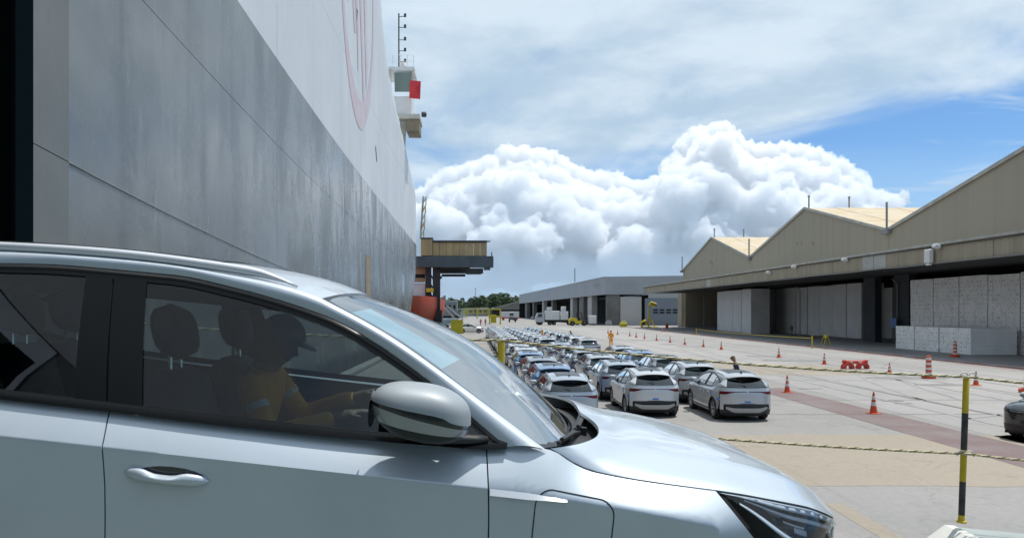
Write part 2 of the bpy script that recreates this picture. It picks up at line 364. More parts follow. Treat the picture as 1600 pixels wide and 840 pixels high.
def build_car(parent, hero=False):
    const = lambda c: (lambda z: c)
    paint = 'silver_paint'
    for sg in (-1, 1):
        side_panel('front_door', cutB, cutA, const(.345), lambda x: belt(x), sg, parent, nu=40)
        # rear door follows the wheel arch at its back
        side_panel('rear_door', cutC, cutB, const(.345), lambda x: belt(x), sg, parent, nu=32)
        # fender: columns bunched at the arch
        fr = lambda z: .754+max(0, .984-z)*.0 if z > .984 else (lambda t: t)(.754+(.984-z)*.9 if z > .835 else .888+(.835-z)*.02)
        xs = [.05+.055*k/3 for k in range(3)]+[XF-RA*math.cos(math.pi*k/22) for k in range(23)]
        P = []
        for k in range(len(xs)+1):
            col = []
            for j in range(31):
                s_ = j/30
                if k == len(xs):
                    z = lerp(.50, .984, s_); x = fr(z)-.002
                    col.append(BP(x, z, sg)); continue
                xb = xs[k]; z0 = arch(xb)
                # column fans from the arch to the top edge
                tt = (k)/(len(xs)); xt = lerp(.002, .75, tt)
                zt = topz(xt)-.002
                s2 = s_; z = lerp(z0, zt, s2); x = lerp(xb, xt, s2)
                if k == 0: x = cutA(z)+.0022
                col.append(BP(x, z, sg))
            P.append(col)
        mb = MB(); mb.grid(P); skirt(mb, P); mb.build('fender', paint, parent, smooth=True, angle=40)
        # rear quarter: from the door seam round the rear arch to the tail lamp
        xs = [XR+RA*math.cos(math.pi*k/22) for k in range(23)]+[-2.66, -2.72]
        P = []
        for k in range(len(xs)):
            col = []
            xb = xs[k]; z0 = arch(xb) if k < 23 else .40
            tt = k/(len(xs)-1); xt = lerp(-2.197, -2.80, tt)
            for j in range(31):
                s_ = j/30; zt = topz(xt)-.002; z = lerp(z0, zt, s_); x = lerp(xb, xt, s_)
                if k == 0: z = lerp(.45, topz(-2.2)-.002, s_); x = cutC(z)-.0022
                col.append(BP(x, z, sg))
            P.append(col)
        mb = MB(); mb.grid(P); skirt(mb, P); mb.build('rear_quarter_panel', paint, parent, smooth=True, angle=40)
        # dark strips under the seams
        mb = MB()
        for cut, z0, z1 in ((cutA, .3, 1.064), (cutB, .3, 1.06), (cutC, .3, 1.095)):
            pts = [BP(cut(z), z, sg, -.006) for z in [lerp(z0, z1, k/20) for k in range(21)]]; strip(pts, Vector((.014, 0, 0)), 1, mb)
        pts = [BP(x, topz(x), sg, -.006)+Vector((0, 0, -.004)) for x in [lerp(.2, 1.3, k/26) for k in range(27)]]; mb.grid([[p+Vector((0, sg*.006, -.016)), p+Vector((0, -sg*.05, -.004))] for p in pts])
        pts = [BP(fr(z), z, sg, -.006) for z in [lerp(.5, .98, k/16) for k in range(17)]]; strip(pts, Vector((.014, 0, 0)), 1, mb)
        mb.build('panel_gap', 'seam_dark', parent)
        # rocker and arch trims, wheel housings
        P = [[BP(x, z, sg, .004 if z > .24 else -.01) for z in (.19, .23, .27, .31, .349)] for x in [lerp(-1.835, .118, k/20) for k in range(21)]]
        mb = MB(); mb.grid(P); skirt(mb, P, .03); mb.build('sill_cladding', 'plastic_black', parent, smooth=True, angle=40)
        P = [[BP(x, z, sg, .0065) for z in (.262, .275, .288)] for x in [lerp(-1.75, .06, k/12) for k in range(13)]]
        mb = MB(); mb.grid(P); skirt(mb, P, .006); mb.build('sill_strip', 'rail_silver', parent, smooth=True, angle=40)
        for xa in (XF, XR):
            P = []
            for k in range(33):
                a = math.pi*(-.08+1.16*k/32); row = []
                for rr in (RA-.012, RA+.012, RA+.036):
                    x, z = xa+rr*math.cos(a), ZW+rr*math.sin(a); row.append(BP(x, max(z, .2), sg, .007))
                P.append(row)
            mb = MB(); mb.grid(P); skirt(mb, P, .02, (xa, 0, ZW)); mb.build('wheel_arch_trim', 'plastic_black', parent, smooth=True, angle=50)
            mb = MB(); P = [[Vector((xa+RA*math.cos(math.pi*(-.12+1.24*k/20)), sg*y, ZW+RA*math.sin(math.pi*(-.12+1.24*k/20)))) for y in (.55, .90)] for k in range(21)]
            mb.grid(P); mb.add([tuple(P[k][0]) for k in range(21)], [tuple(range(21))]); mb.build('wheel_housing', 'seam_dark', parent)
            build_wheel(parent, xa, sg)
        # side glass with black surrounds
        def gl(x, z, off=0.): return Vector((x, sg*(Sg(x, z)+off), z))
        glow = lambda x: belt(x)+.021
        gtop = lambda x: wtop(x)-.026
        def pane(name, x0b, x0t, x1b, x1t, m, off, lo, hi, n=24, par=parent):
            P = []
            for k in range(n):
                u_ = k/(n-1); row = []
                for j in range(9):
                    s_ = j/8; z = 1.2
                    for it in range(4):
                        xa_ = lerp(x0b, x0t, (z-1.06)/.45); xb_ = lerp(x1b, x1t, (z-1.06)/.45); x = lerp(xa_, xb_, u_)
                        z = lerp(lo(x), max(hi(x), lo(x)+.001), s_)
                    row.append(gl(x, z, off))
                P.append(row)
            mb = MB(); mb.grid(P); return mb.build(name, m, par, smooth=True)
        pane('front_side_window', -1.095, -1.225, -.085, -.10, 'glass_side', -.004, glow, gtop, 40)
        pane('rear_side_window', -1.985, -2.02, -1.31, -1.43, 'glass_side', -.004, glow, gtop)
        pane('quarter_window', -2.42, -2.3, -2.03, -2.07, 'glass_rear', -.004, glow, gtop, 12)
        pane('pillar_cover', -1.203, -1.335, -1.093, -1.222, 'trim_black', .001, lambda x: belt(x)+.004, lambda x: wtop(x)-.004, 8)
        pane('pillar_cover', -1.312, -1.432, -1.209, -1.341, 'trim_black', .001, lambda x: belt(x)+.004, lambda x: wtop(x)-.004, 8)
        pane('pillar_cover', -2.032, -2.072, -1.983, -2.018, 'trim_black', .001, lambda x: belt(x)+.004, lambda x: wtop(x)-.004, 5)
        pane('pillar_backing', -1.31, -1.43, -1.10, -1.23, 'seam_dark', -.006, lambda x: belt(x)+.002, lambda x: wtop(x)-.01, 8)
        pane('mirror_sail', -.088, -.105, .062, .03, 'plastic_black', .002, lambda x: belt(x)+.003, lambda x: wtop(x)-.006, 12)
        # window surround: top rail, bottom rail
        mb = MB(); P = []
        for k in range(60):
            x = lerp(.064, -2.54, k/59); z = wtop(x); w = min(.034, max(.004, z-belt(x)-.01))
            P.append([gl(x, z-.001, -.002), gl(x, z-.004, .005), gl(x, z-w*.45, .006), gl(x, z-w*.55, .002), gl(x, z-w, .001), gl(x, z-w, -.008)])
        mb.grid(P); mb.build('window_surround', 'trim_black', parent, smooth=True, angle=40)
        mb = MB(); P = []
        for k in range(50):
            x = lerp(.066, -2.5, k/49); z = belt(x)
            P.append([gl(x, z-.004, -.012), gl(x, z-.001, .008), gl(x, z+.010, .009), gl(x, z+.018, .004), gl(x, z+.026, .000), gl(x, z+.026, -.008)])
        mb.grid(P); ws = mb.build('belt_moulding', 'trim_black', parent, smooth=True, angle=40)
        # pillar and cantrail between side windows and windscreen / roof
        A = [Vector((x, sg*Sg(x, wtop(x)), wtop(x))) for x in [lerp(.066, -.60, (k/24)) for k in range(25)]+[lerp(-.60, -2.5, k/36) for k in range(1, 37)]]
        e1 = spline([(.195, .852, 1.068), (.176, .848, 1.078), (-.171, .764, 1.280), (-.375, .706, 1.386), (-.606, .655, 1.479)], 25)
        e2 = spline([(-.606, .655, 1.479), (-.72, .632, 1.507), (-.9, .612, 1.530), (-1.3, .602, 1.550), (-1.76, .60, 1.536), (-2.2, .59, 1.502), (-2.55, .57, 1.463), (-2.72, .555, 1.442)], 37)
        Bc = [Vector((q.x, sg*q.y, q.z)) for q in e1+e2[1:]]
        P = []
        for a, b in zip(A, Bc):
            row = []
            for j in range(9):
                s_ = j/8; p = a.lerp(b, s_); bul = .016*math.sin(math.pi*s_)*min(1, (b-a).length/.06)
                p = p+Vector((0, sg*bul*.75, bul*.65)); row.append(p)
            P.append(row)
        mb = MB(); mb.grid(P); mb.build('roof_pillar', paint, parent, smooth=True)
        # D pillar, with the bright ribbed fin behind the side window
        c0 = [Vector((x, sg*Sg(x, wtop(x)), wtop(x))) for x in [lerp(-2.5, -2.55, k/3) for k in range(4)]]
        c0 = resample([A[-1], Vector((-2.55, sg*Sg(-2.55, 1.22), 1.222)), BP(-2.55, topz(-2.55), sg), BP(-2.7, topz(-2.7), sg), BP(-2.80, topz(-2.80), sg)], 14)
        c1 = resample([Bc[-1], Vector((-2.70, sg*.562, 1.40)), Vector((-2.81, sg*.605, 1.297)), Vector((-2.94, sg*.655, 1.158)), Vector((-2.948, sg*.665, 1.145))], 14)
        P = [[a.lerp(b, j/8)+Vector((-.02, sg*.05, .01))*math.sin(math.pi*j/8)*math.sin(math.pi*(.15+.8*i/13)) for j in range(9)] for i, (a, b) in enumerate(zip(c0, c1))]
        mb = MB(); mb.grid(P); mb.build('rear_pillar', paint, parent, smooth=True)
        # roof rail
        mb = MB(); pts = spline([(-.70, .622, 1.512), (-.78, .611, 1.534), (-.9, .602, 1.551), (-1.31, .60, 1.566), (-1.76, .598, 1.552), (-2.2, .588, 1.519), (-2.42, .578, 1.488), (-2.50, .573, 1.468)], 40)
        pts = [Vector((q.x, sg*q.y, q.z)) for q in pts]; rr = [lerp(.004, .0165, sst(k/4))*(1 if k < 36 else lerp(1, .4, (k-36)/3)) for k in range(40)]
        mb.tube(pts, rr, 10); mb.build('roof_rail', 'rail_silver', parent, smooth=True)
        # handles
        for hx, hz in ((-.975, .886), (-1.86, .90)):
            P = []
            for k in range(17):
                a = 2*math.pi*k/16; row = []
                for rr in (0, .5, 1): row.append(BP(hx+.012+.105*rr*math.cos(a), hz+.006+.026*rr*math.sin(a), sg, .0016))
                P.append(row)
            dr = [o for o in parent.children if o.name.startswith('front_door' if hx > -1.2 else 'rear_door')][-1]
            mb = MB(); mb.grid(P); mb.build('handle_recess', 'lamp_dark', dr, smooth=True)
            P = []
            for k in range(17):
                s_ = k/16; x = hx-.134+.268*s_; w = .021*(max(0, 1-(2*s_-1)**4))**.5+.001; bow = .034*math.sin(math.pi*s_)**.5+.003
                dip = -.013*math.exp(-((s_-.48)/.20)**4)
                row = []
                zc_ = hz-(s_-.5)*.004
                c = BP(x, zc_, sg)
                for a in range(10):
                    t = 2*math.pi*a/10; zz_ = w*math.sin(t); zz_ = zz_+dip if zz_ > 0 else zz_
                    row.append(Vector((x, c.y+sg*(bow*.5+bow*.5*math.cos(t)), zc_+zz_)))
                P.append(row)
            mb = MB(); mb.grid(P, close_v=True); mb.build('door_handle', paint, dr, smooth=True)
        build_mirror(parent, sg, paint)
        # headlamp
        P = []
        def lampsurf(u_, s_, out=0.):
            x = lerp(.765, 1.285, u_); return BP(x, lerp(zlow(x)+.003, topz(x)-.004, s_), sg, out)
        P = [[lampsurf(k/22, j/10, -.03*math.sin(math.pi*min(1, j/10))*min(1, k/5)) for j in range(11)] for k in range(23)]
        mb = MB(); mb.grid(P); hl = mb.build('headlight', 'lamp_dark', parent, smooth=True)
        def lstrip(nm, m, u0, u1, s0, s1, s2, s3, out):
            P = [[lampsurf(lerp(u0, u1, k/12), lerp(lerp(s0, s2, k/12), lerp(s1, s3, k/12), j/3), out+.004*math.sin(math.pi*j/3)) for j in range(4)] for k in range(13)]
            mb = MB(); mb.grid(P); mb.build(nm, m, hl, smooth=True)
        lstrip('lamp_bezel', paint, .0, 1., .80, 1., .84, .985, .0)
        lstrip('light_guide', 'lamp_white', .16, 1., .60, .70, .64, .74, -.004)
        lstrip('lamp_bezel', paint, .12, .62, .0, .30, .0, .10, .001)
        lstrip('lamp_module', 'lamp_white', .50, .60, .28, .42, .28, .42, -.012)
        lstrip('lamp_module', 'chrome', .64, .76, .22, .48, .22, .48, -.014)
        lstrip('lamp_module', 'chrome', .80, .90, .2, .5, .2, .5, -.014)
        lstrip('lamp_reflector', 'lamp_white', .42, .58, .44, .50, .44, .50, -.010)
        P = [[lampsurf(k/22, j/8, .003) for j in range(9)] for k in range(23)]
        mb = MB(); mb.grid(P); mb.build('lamp_lens', 'glass_lamp', hl, smooth=True)
        # bright blade on the fender behind the wheel
        P = []
        for k in range(13):
            x = lerp(.024, .263, k/12); zc_ = lerp(.936, .9325, k/12); w = .0095*(1 if k < 6 else lerp(1, .25, (k-6)/6))
            P.append([BP(x, zc_-w, sg, .0006), BP(x, zc_-w*.95, sg, .012), BP(x, zc_+w, sg, .001), BP(x, zc_+w, sg, .0002)])
        mb = MB(); mb.grid(P); mb.build('fender_blade', 'rail_silver', parent, smooth=True, angle=30)
    # charging flap on the right fender
    sg = -1; out = []
    cx, cz, hw, hh, rr = .290, .836, .121, .114, .05
    for a0, sx, sz in ((0, 1, 1), (90, -1, 1), (180, -1, -1), (270, 1, -1)):
        for k in range(7):
            a = R(a0+15*k); out.append((cx+sx*(hw-rr)+rr*math.cos(a), cz+sz*(hh-rr)+rr*math.sin(a)-.10*(cx+sx*(hw-rr)-cx)))
    ring = lambda f, off: [BP(cx+(x-cx)*f, cz+(z-cz)*f, sg, off) for x, z in out]
    mb = MB(); mb.grid([ring(1.0, .0015), ring(1.028, .0015)], close_v=True); fl = mb.build('charging_flap_gap', 'seam_dark', parent, smooth=True)
    # nose: bumper, grille bar; hood
    phis = [lerp(R(30), R(150), k/48) for k in range(49)]
    def NP(ph, zf, out=0.):
        sg_ = -1 if ph < math.pi/2 else 1; s_ = math.sin(ph)**.5; x = .3+(1.375-.3)*s_; z = zf(x); x = .3+(nose(z)-.3)*s_
        y = sg_*.93*abs(math.cos(ph))**(2/2.2); n_ = Vector((math.sin(ph), -math.cos(ph), 0))
        return Vector((x, y, z))+n_*out*1.
    def nosepanel(nm, m, z0, z1, out=0., a0=.0, a1=1., n=7):
        pl = [phis[k] for k in range(49) if a0 <= k/48 <= a1]; P = [[NP(p, (lambda x, t=j/(n-1): lerp(z0(x), z1(x), t)), out) for j in range(n)] for p in pl]
        mb = MB(); mb.grid(P); skirt(mb, P, .02); return mb.build(nm, m, parent, smooth=True, angle=40)
    z74 = lambda x: zlow(x)-.004
    nosepanel('front_bumper', paint, const(.46), z74, 0., n=12)
    nosepanel('lower_grille', 'plastic_black', const(.2), const(.457), -.004)
    nosepanel('nose_panel', paint, lambda x: zlow(x)-.001, lambda x: topz(x)-.004, -.002, .25, .75)
    nosepanel('grille_bar', 'chrome', lambda x: topz(x)-.035, lambda x: topz(x)-.02, .006, .25, .75, 3)
    nosepanel('number_plate_mount', 'plastic_black', const(.50), const(.60), .012, .42, .58, 3)
    # hood
    hc = spline([(.412, 0, 1.100), (.537, 0, 1.094), (.755, 0, 1.073), (1.0, 0, 1.030), (1.15, 0, .985), (1.27, 0, .925), (1.345, 0, .875), (1.370, 0, .857)], 31)
    for_side = [.208, .23, .25, .282, .315, .352, .42, .494, .62, .754, .85, .95, 1.02, 1.09, 1.15, 1.2, 1.25, 1.28, 1.30]
    def hood_half(sg):
        sd = resample([BP(x, topz(x)+.002, sg, -.001) for x in for_side], 31)
        rear = spline([(.412, 0, 1.100), (.425, sg*.25, 1.102), (.42, sg*.45, 1.101), (.385, sg*.64, 1.095), (.315, sg*.77, 1.087), (.25, sg*.83, 1.080), tuple(sd[0])], 25)
        fx = sd[-1]; ph0 = math.atan2(1, 1)
        front = []
        for k in range(25):
            y = fx.y*(k/24); 
            c_ = (abs(y)/.93)**1.1; s4 = max(0, 1-c_**2)**.5; x = .3+(nose(.86)-.3)*s4**.5; front.append(Vector((min(x, 1.372), y, lerp(.857, fx.z, (k/24)**2))))
        front[-1] = fx
        P = coons(rear, front, hc, sd) if False else None
        # u along length (31), v from centre to side (25)
        Pg = coons(hc, sd, rear, front)
        for i in range(31):
            for j in range(25):
                u_, w = i/30, j/24
                Pg[i][j] = Pg[i][j]+Vector((0, 0, .016*math.sin(math.pi*w)*math.sin(math.pi*min(1, u_))**.7 + .006*math.exp(-((w-.66)/.07)**2)*sst((u_-.05)/.25)*sst((1-u_)/.15) ))
        return Pg
    Pr, Pl = hood_half(-1), hood_half(1)
    P = [list(reversed(a))[:-1]+b for a, b in zip(Pr, Pl)]
    mb = MB(); mb.grid(P); skirt(mb, P, .014, (.8, 0, .5)); mb.build('hood', paint, parent, smooth=True, angle=50)
    # cowl tray under the hood edge, wipers
    P = []
    for k in range(25):
        y = lerp(-.84, .84, k/24); a = abs(y)/.84
        xw = .385-.21*a**2.2; P.append([Vector((xw-.02, y, 1.066-.01*a)), Vector((lerp(.47, .24, a**3), y, 1.035)), Vector((lerp(.52, .3, a**3), y, 1.028))])
    mb = MB(); mb.grid(P); mb.build('cowl_tray', 'plastic_black', parent, smooth=True)
    mb = MB(); mb.bx(.3, .5, -.8, .8, .85, 1.02); mb.build('bulkhead', 'seam_dark', parent)
    # windscreen
    wt = spline([(-.606, -.652, 1.478), (-.578, -.40, 1.502), (-.563, 0, 1.511), (-.578, .40, 1.502), (-.606, .652, 1.478)], 25)
    wb = spline([(.178, -.846, 1.070), (.245, -.72, 1.062), (.315, -.5, 1.055), (.375, 0, 1.052), (.315, .5, 1.055), (.245, .72, 1.062), (.178, .846, 1.070)], 25)
    side = [(-.606, .652, 1.478), (-.375, .704, 1.384), (-.171, .762, 1.278), (.178, .846, 1.070)]
    d0 = spline([(x, -y, z) for x, y, z in side], 21); d1 = spline(side, 21)
    P = coons(wt, wb, d0, d1)
    for i in range(25):
        for j in range(21):
            P[i][j] = P[i][j]+Vector((.045, 0, .03))*math.sin(math.pi*j/20)*math.sin(math.pi*i/24)
    mb = MB(); mb.grid(P); wsn = mb.build('windscreen', 'glass_screen', parent, smooth=True)
    mb = MB()
    inner = [P[0][j] for j in range(21)]+[P[i][20] for i in range(1, 25)]+[P[24][j] for j in range(19, -1, -1)]+[P[i][0] for i in range(23, 0, -1)]
    cen = Vector((-.12, 0, 1.30))
    ring2 = [p.lerp(cen, .045) for p in inner]
    mb.grid([[p+Vector((.001, 0, .0015)), q+Vector((.004, 0, .003))] for p, q in zip(inner+inner[:1], ring2+ring2[:1])]); mb.build('windscreen_border', 'trim_black', wsn, smooth=True)
    for x0, y0, x1, y1 in ((.33, -.33, .23, -.77), (.40, .12, .33, -.42)):
        mb = MB(); mb.tube([(x0+.04, y0, 1.058), (lerp(x0, x1, .5)+.035, lerp(y0, y1, .5), 1.085), (x1+.02, y1, 1.092)], .009, 6)
        mb.tube([(x0+.03, y0-.02, 1.078), (x1+.005, y1-.03, 1.085)], .007, 6); mb.lathe([(.0, .05), (.018, .05), (.02, 0)], 8, (x0+.05, y0, 1.03)); mb.build('wiper', 'plastic_black', parent, smooth=True, angle=40)
    # roof
    rc = spline([(-.563, 0, 1.513), (-.67, 0, 1.548), (-.81, 0, 1.573), (-.95, 0, 1.584), (-1.3, 0, 1.600), (-1.76, 0, 1.598), (-2.2, 0, 1.577), (-2.6, 0, 1.541), (-2.83, 0, 1.512)], 37)
    e2 = spline([(-.606, .655, 1.479), (-.72, .632, 1.507), (-.9, .612, 1.530), (-1.3, .602, 1.550), (-1.76, .60, 1.536), (-2.2, .59, 1.502), (-2.55, .57, 1.463), (-2.72, .555, 1.442)], 37)
    P = []
    for i in range(37):
        row = []
        for j in range(-12, 13):
            s_ = abs(j)/12; e = e2[i]; c = rc[i]
            row.append(Vector((lerp(c.x, e.x, s_**2.2), e.y*j/12, lerp(c.z, e.z, s_**2.4))))
        P.append(row)
    mb = MB(); mb.grid(P); mb.build('roof', paint, parent, smooth=True)
    Ps = [[P[i][j]+Vector((0, 0, .0035)) for j in range(4, 21)] for i in range(8, 29)]
    mb = MB(); mb.grid(Ps); mb.build('sunroof', 'trim_black', parent, smooth=True)
    # spoiler lip at the roof's end
    top = P[36]; P2 = []
    for k, q in enumerate(top):
        w = 1-abs(k-12)/12*.55; P2.append([q+Vector((.02, 0, .001)), q+Vector((-.035*w, 0, -.008)), q+Vector((-.075*w, 0, -.020)), q+Vector((-.07*w, 0, -.036)), q+Vector((.0, 0, -.045))])
    mb = MB(); mb.grid(P2); mb.build('roof_spoiler', paint, parent, smooth=True, angle=50)
    mb = MB(); mb.grid([[p[3]+Vector((-.004, 0, -.004)), p[4]+Vector((0, 0, -.02))] for p in P2]); mb.build('spoiler_underside', 'trim_black', parent, smooth=True)
    mb = MB(); mb.add([(-2.28, -.02, 1.570), (-2.28, .02, 1.570), (-2.47, -.026, 1.553), (-2.47, .026, 1.553), (-2.45, 0, 1.628), (-2.41, 0, 1.628)], [(0, 1, 5), (0, 5, 4, 2), (1, 3, 4, 5), (2, 4, 3)]); mb.build('antenna_fin', 'trim_black', parent)
    # rear window
    rt = spline([(-2.64, -.545, 1.432), (-2.66, -.3, 1.452), (-2.668, 0, 1.460), (-2.66, .3, 1.452), (-2.64, .545, 1.432)], 21)
    rb = spline([(-2.94, -.655, 1.155), (-3.015, -.36, 1.145), (-3.035, 0, 1.142), (-3.015, .36, 1.145), (-2.94, .655, 1.155)], 21)
    d0 = spline([(-2.64, -.545, 1.432), (-2.81, -.605, 1.295), (-2.94, -.655, 1.155)], 13); d1 = [Vector((q.x, -q.y, q.z)) for q in d0]
    P = coons(rt, rb, d0, d1)
    for i in range(21):
        for j in range(13): P[i][j] = P[i][j]+Vector((.005, 0, -.007))*math.sin(math.pi*j/12)
    mb = MB(); mb.grid(P); mb.build('rear_window', 'glass_rear', parent, smooth=True)
    mb = MB(); mb.bx(-.01, .02, -.45, .45, 0, .0)
    mb = MB(); mb.tube([(-3.035, .05, 1.16), (-2.985, .16, 1.245), (-2.955, .24, 1.285)], [.014, .009, .006], 6); mb.build('rear_wiper', 'plastic_black', parent, smooth=True)
    # tail: panels on the rear surface
    def TP(ph, z, out=0.):
        sg_ = -1 if ph < math.pi/2 else 1; s_ = math.sin(ph)**.5; x = -2.3+(tailx(z)+2.3)*s_
        y = sg_*.93*abs(math.cos(ph))**(2/2.4)
        zc = crease(-2.9); 
        if z > zc: y *= 1-.035*(z-zc)/.14
        elif z < .34: y *= 1-.09*((.34-z)/.16)**2
        return Vector((x, y, z))+Vector((-math.sin(ph), -math.cos(ph), 0))*out
    tph = [lerp(R(27), R(153), k/52) for k in range(53)]
    def tailpanel(nm, m, z0, z1, out=0., a0=0., a1=1., n=6, par=parent, sk=.02):
        pl = [tph[k] for k in range(53) if a0 <= k/52 <= a1]; P = []
        for p in pl:
            a = abs(p-math.pi/2)/R(63); P.append([TP(p, lerp(z0(a), z1(a), j/(n-1)), out) for j in range(n)])
        mb = MB(); mb.grid(P); skirt(mb, P, sk); return mb.build(nm, m, par, smooth=True, angle=45)
    zb_ = lambda a: 1.005+.0*a; za_ = lambda a: .985-.02*a-.065*sst((a-.28)/.5)
    tailpanel('tailgate', paint, lambda a: 1.0, lambda a: 1.142-.02*a, 0.)
    tl = tailpanel('tail_light', 'red_lens', za_, lambda a: .999, .004)
    mb = MB(); mb.lathe([(.0, -.004), (.022, -.004), (.022, .004), (0, .004)], 12, (-3.058, 0, .995), 'x'); mb.build('tail_emblem', 'chrome', tl)
    tailpanel('tailgate_lower', paint, lambda a: .602-.03*a, lambda a: za_(a)-.004, 0., n=9)
    tailpanel('rear_bumper_insert', 'plastic_black', lambda a: .475+.02*a, lambda a: .60-.03*a, -.016, .06, .94)
    tailpanel('rear_bumper_corner', paint, lambda a: .40, lambda a: .64, 0.001, 0, .10)
    tailpanel('rear_bumper_corner', paint, lambda a: .40, lambda a: .64, 0.001, .9, 1.)
    tailpanel('number_plate', 'plastic_black', lambda a: .50, lambda a: .605, .012, .40, .60, 3)
    tailpanel('diffuser', 'diffuser_grey', lambda a: .30+.12*sst((a-.30)/.42), lambda a: .455+.035*sst((a-.3)/.4), .010, .14, .86)
    tailpanel('rear_valance', 'plastic_black', lambda a: .2, lambda a: .40, -.012)
    for a0, a1 in ((.09, .12), (.88, .91)): tailpanel('rear_reflector', 'red_lens', lambda a: .47, lambda a: .53, .004, a0, a1, 3)
    # floor pan
    mb = MB(); mb.bx(-2.9, 1.2, -.70, .70, .18, .24); mb.bx(-1.8, .08, -.86, .86, .19, .23); mb.build('floor_pan', 'seam_dark', parent)

def build_wheel(parent, xa, sg):
    y0 = sg*.905
    mb = MB(); prof = [(.232, -.10), (.30, -.112), (.335, -.095), (.345, -.06), (.345, .06), (.335, .095), (.30, .112), (.232, .10)]
    mb.lathe(prof, 32, (xa, y0-sg*.115, ZW), 'y', caps=False); w = mb.build('wheel', 'tyre', parent, smooth=True, angle=50)
    mb = MB(); mb.lathe([(.228, .105), (.236, .108), (.238, .09), (.215, .06), (.21, -.08)] if sg > 0 else [(.228, -.105), (.236, -.108), (.238, -.09), (.215, -.06), (.21, .08)], 32, (xa, y0-sg*.115, ZW), 'y', caps=False)
    mb.build('rim', 'alloy', w, smooth=True, angle=40)
    mb = MB(); mb.lathe([(0, 0), (.21, 0)], 24, (xa, y0-sg*.10, ZW), 'y', caps=False); mb.build('brake_shadow', 'seam_dark', w)
    for k in range(5):
        a = 2*math.pi*k/5+.3; mb = MB(); P = []
        for j in range(5):
            r_ = lerp(.03, .228, j/4); wd = lerp(.045, .032, j/4); c, s_ = math.cos(a), math.sin(a); dep = lerp(-.03, -.008, (j/4)**2)
            P.append([Vector((xa+c*r_-s_*t*wd, y0+sg*(dep-.012*abs(t)**2), ZW+s_*r_+c*t*wd)) for t in (-1, -.7, .7, 1)])
        mb.grid(P); mb.build('spoke', 'alloy', w, smooth=True, angle=30)
    mb = MB(); mb.lathe([(0, sg*.0), (.035, 0), (.04, -sg*.02)], 12, (xa, y0-sg*.02, ZW), 'y', caps=False); mb.build('hub_cap', 'plastic_black', w, smooth=True)

def build_mirror(parent, sg, paint):
    cx, cy, cz = -.205, .985, 1.168; ax, ay, az = .148, .125, .087
    def q(t, f):    # superellipsoid, t latitude, f longitude
        ct, st = math.cos(t), math.sin(t); e = .72
        x = math.copysign(abs(ct)**e, ct)*math.copysign(abs(math.cos(f))**e, math.cos(f)); y = math.copysign(abs(ct)**e, ct)*math.copysign(abs(math.sin(f))**e, math.sin(f)); z = math.copysign(abs(st)**e, st)
        X = x*ax; Z = z*az
        if x < 0: Z *= 1-.10*x*x; 
        if x > 0: Z *= 1-.22*x*x
        Z -= .06*X*(1 if z < 0 else .2); X -= .25*Z*(1 if x < 0 else .5)
        return Vector((cx+X, sg*(cy+y*ay), cz+Z))
    def tl(t, f): return t if t > R(60) or t < R(-60) else t-R(10)*math.cos(f)*(1-abs(t)/R(60))
    def zone(nm, m, t0, t1, n=6, par=None, sc=1.):
        c = Vector((cx, sg*cy, cz)); P = [[c+(q(tl(lerp(t0, t1, j/n), 2*math.pi*k/36), 2*math.pi*k/36)-c)*sc for k in range(36)] for j in range(n+1)]
        mb = MB(); mb.grid(P, close_v=True); return mb.build(nm, m, par or parent, smooth=True)
    mr = zone('wing_mirror', 'mirror_shell', R(4), R(90), 14)
    zone('mirror_slot', 'lamp_dark', R(-3), R(4.5), 2, mr, .985)
    zone('turn_signal', 'grey_paint', R(-23), R(-2.5), 4, mr, 1.0)
    zone('mirror_base', 'plastic_black', R(-90), R(-22), 8, mr, .985)
    # glass faces the rear
    P = [[Vector((cx-ax*1.01, sg*(cy+.095*r_*math.cos(a)), cz+.058*r_*math.sin(a))) for r_ in (0, 1)] for a in [2*math.pi*k/20 for k in range(21)]]
    mb = MB(); mb.grid(P); mb.build('mirror_glass', 'chrome', mr)
    mb = MB(); mb.tube([(-.19, sg*.93, 1.10), (-.12, sg*.90, 1.082), (-.04, sg*.865, 1.082), (.0, sg*.85, 1.085)], [.03, .028, .024, .02], 8, sy=.6); mb.build('mirror_arm', 'plastic_black', mr, smooth=True)
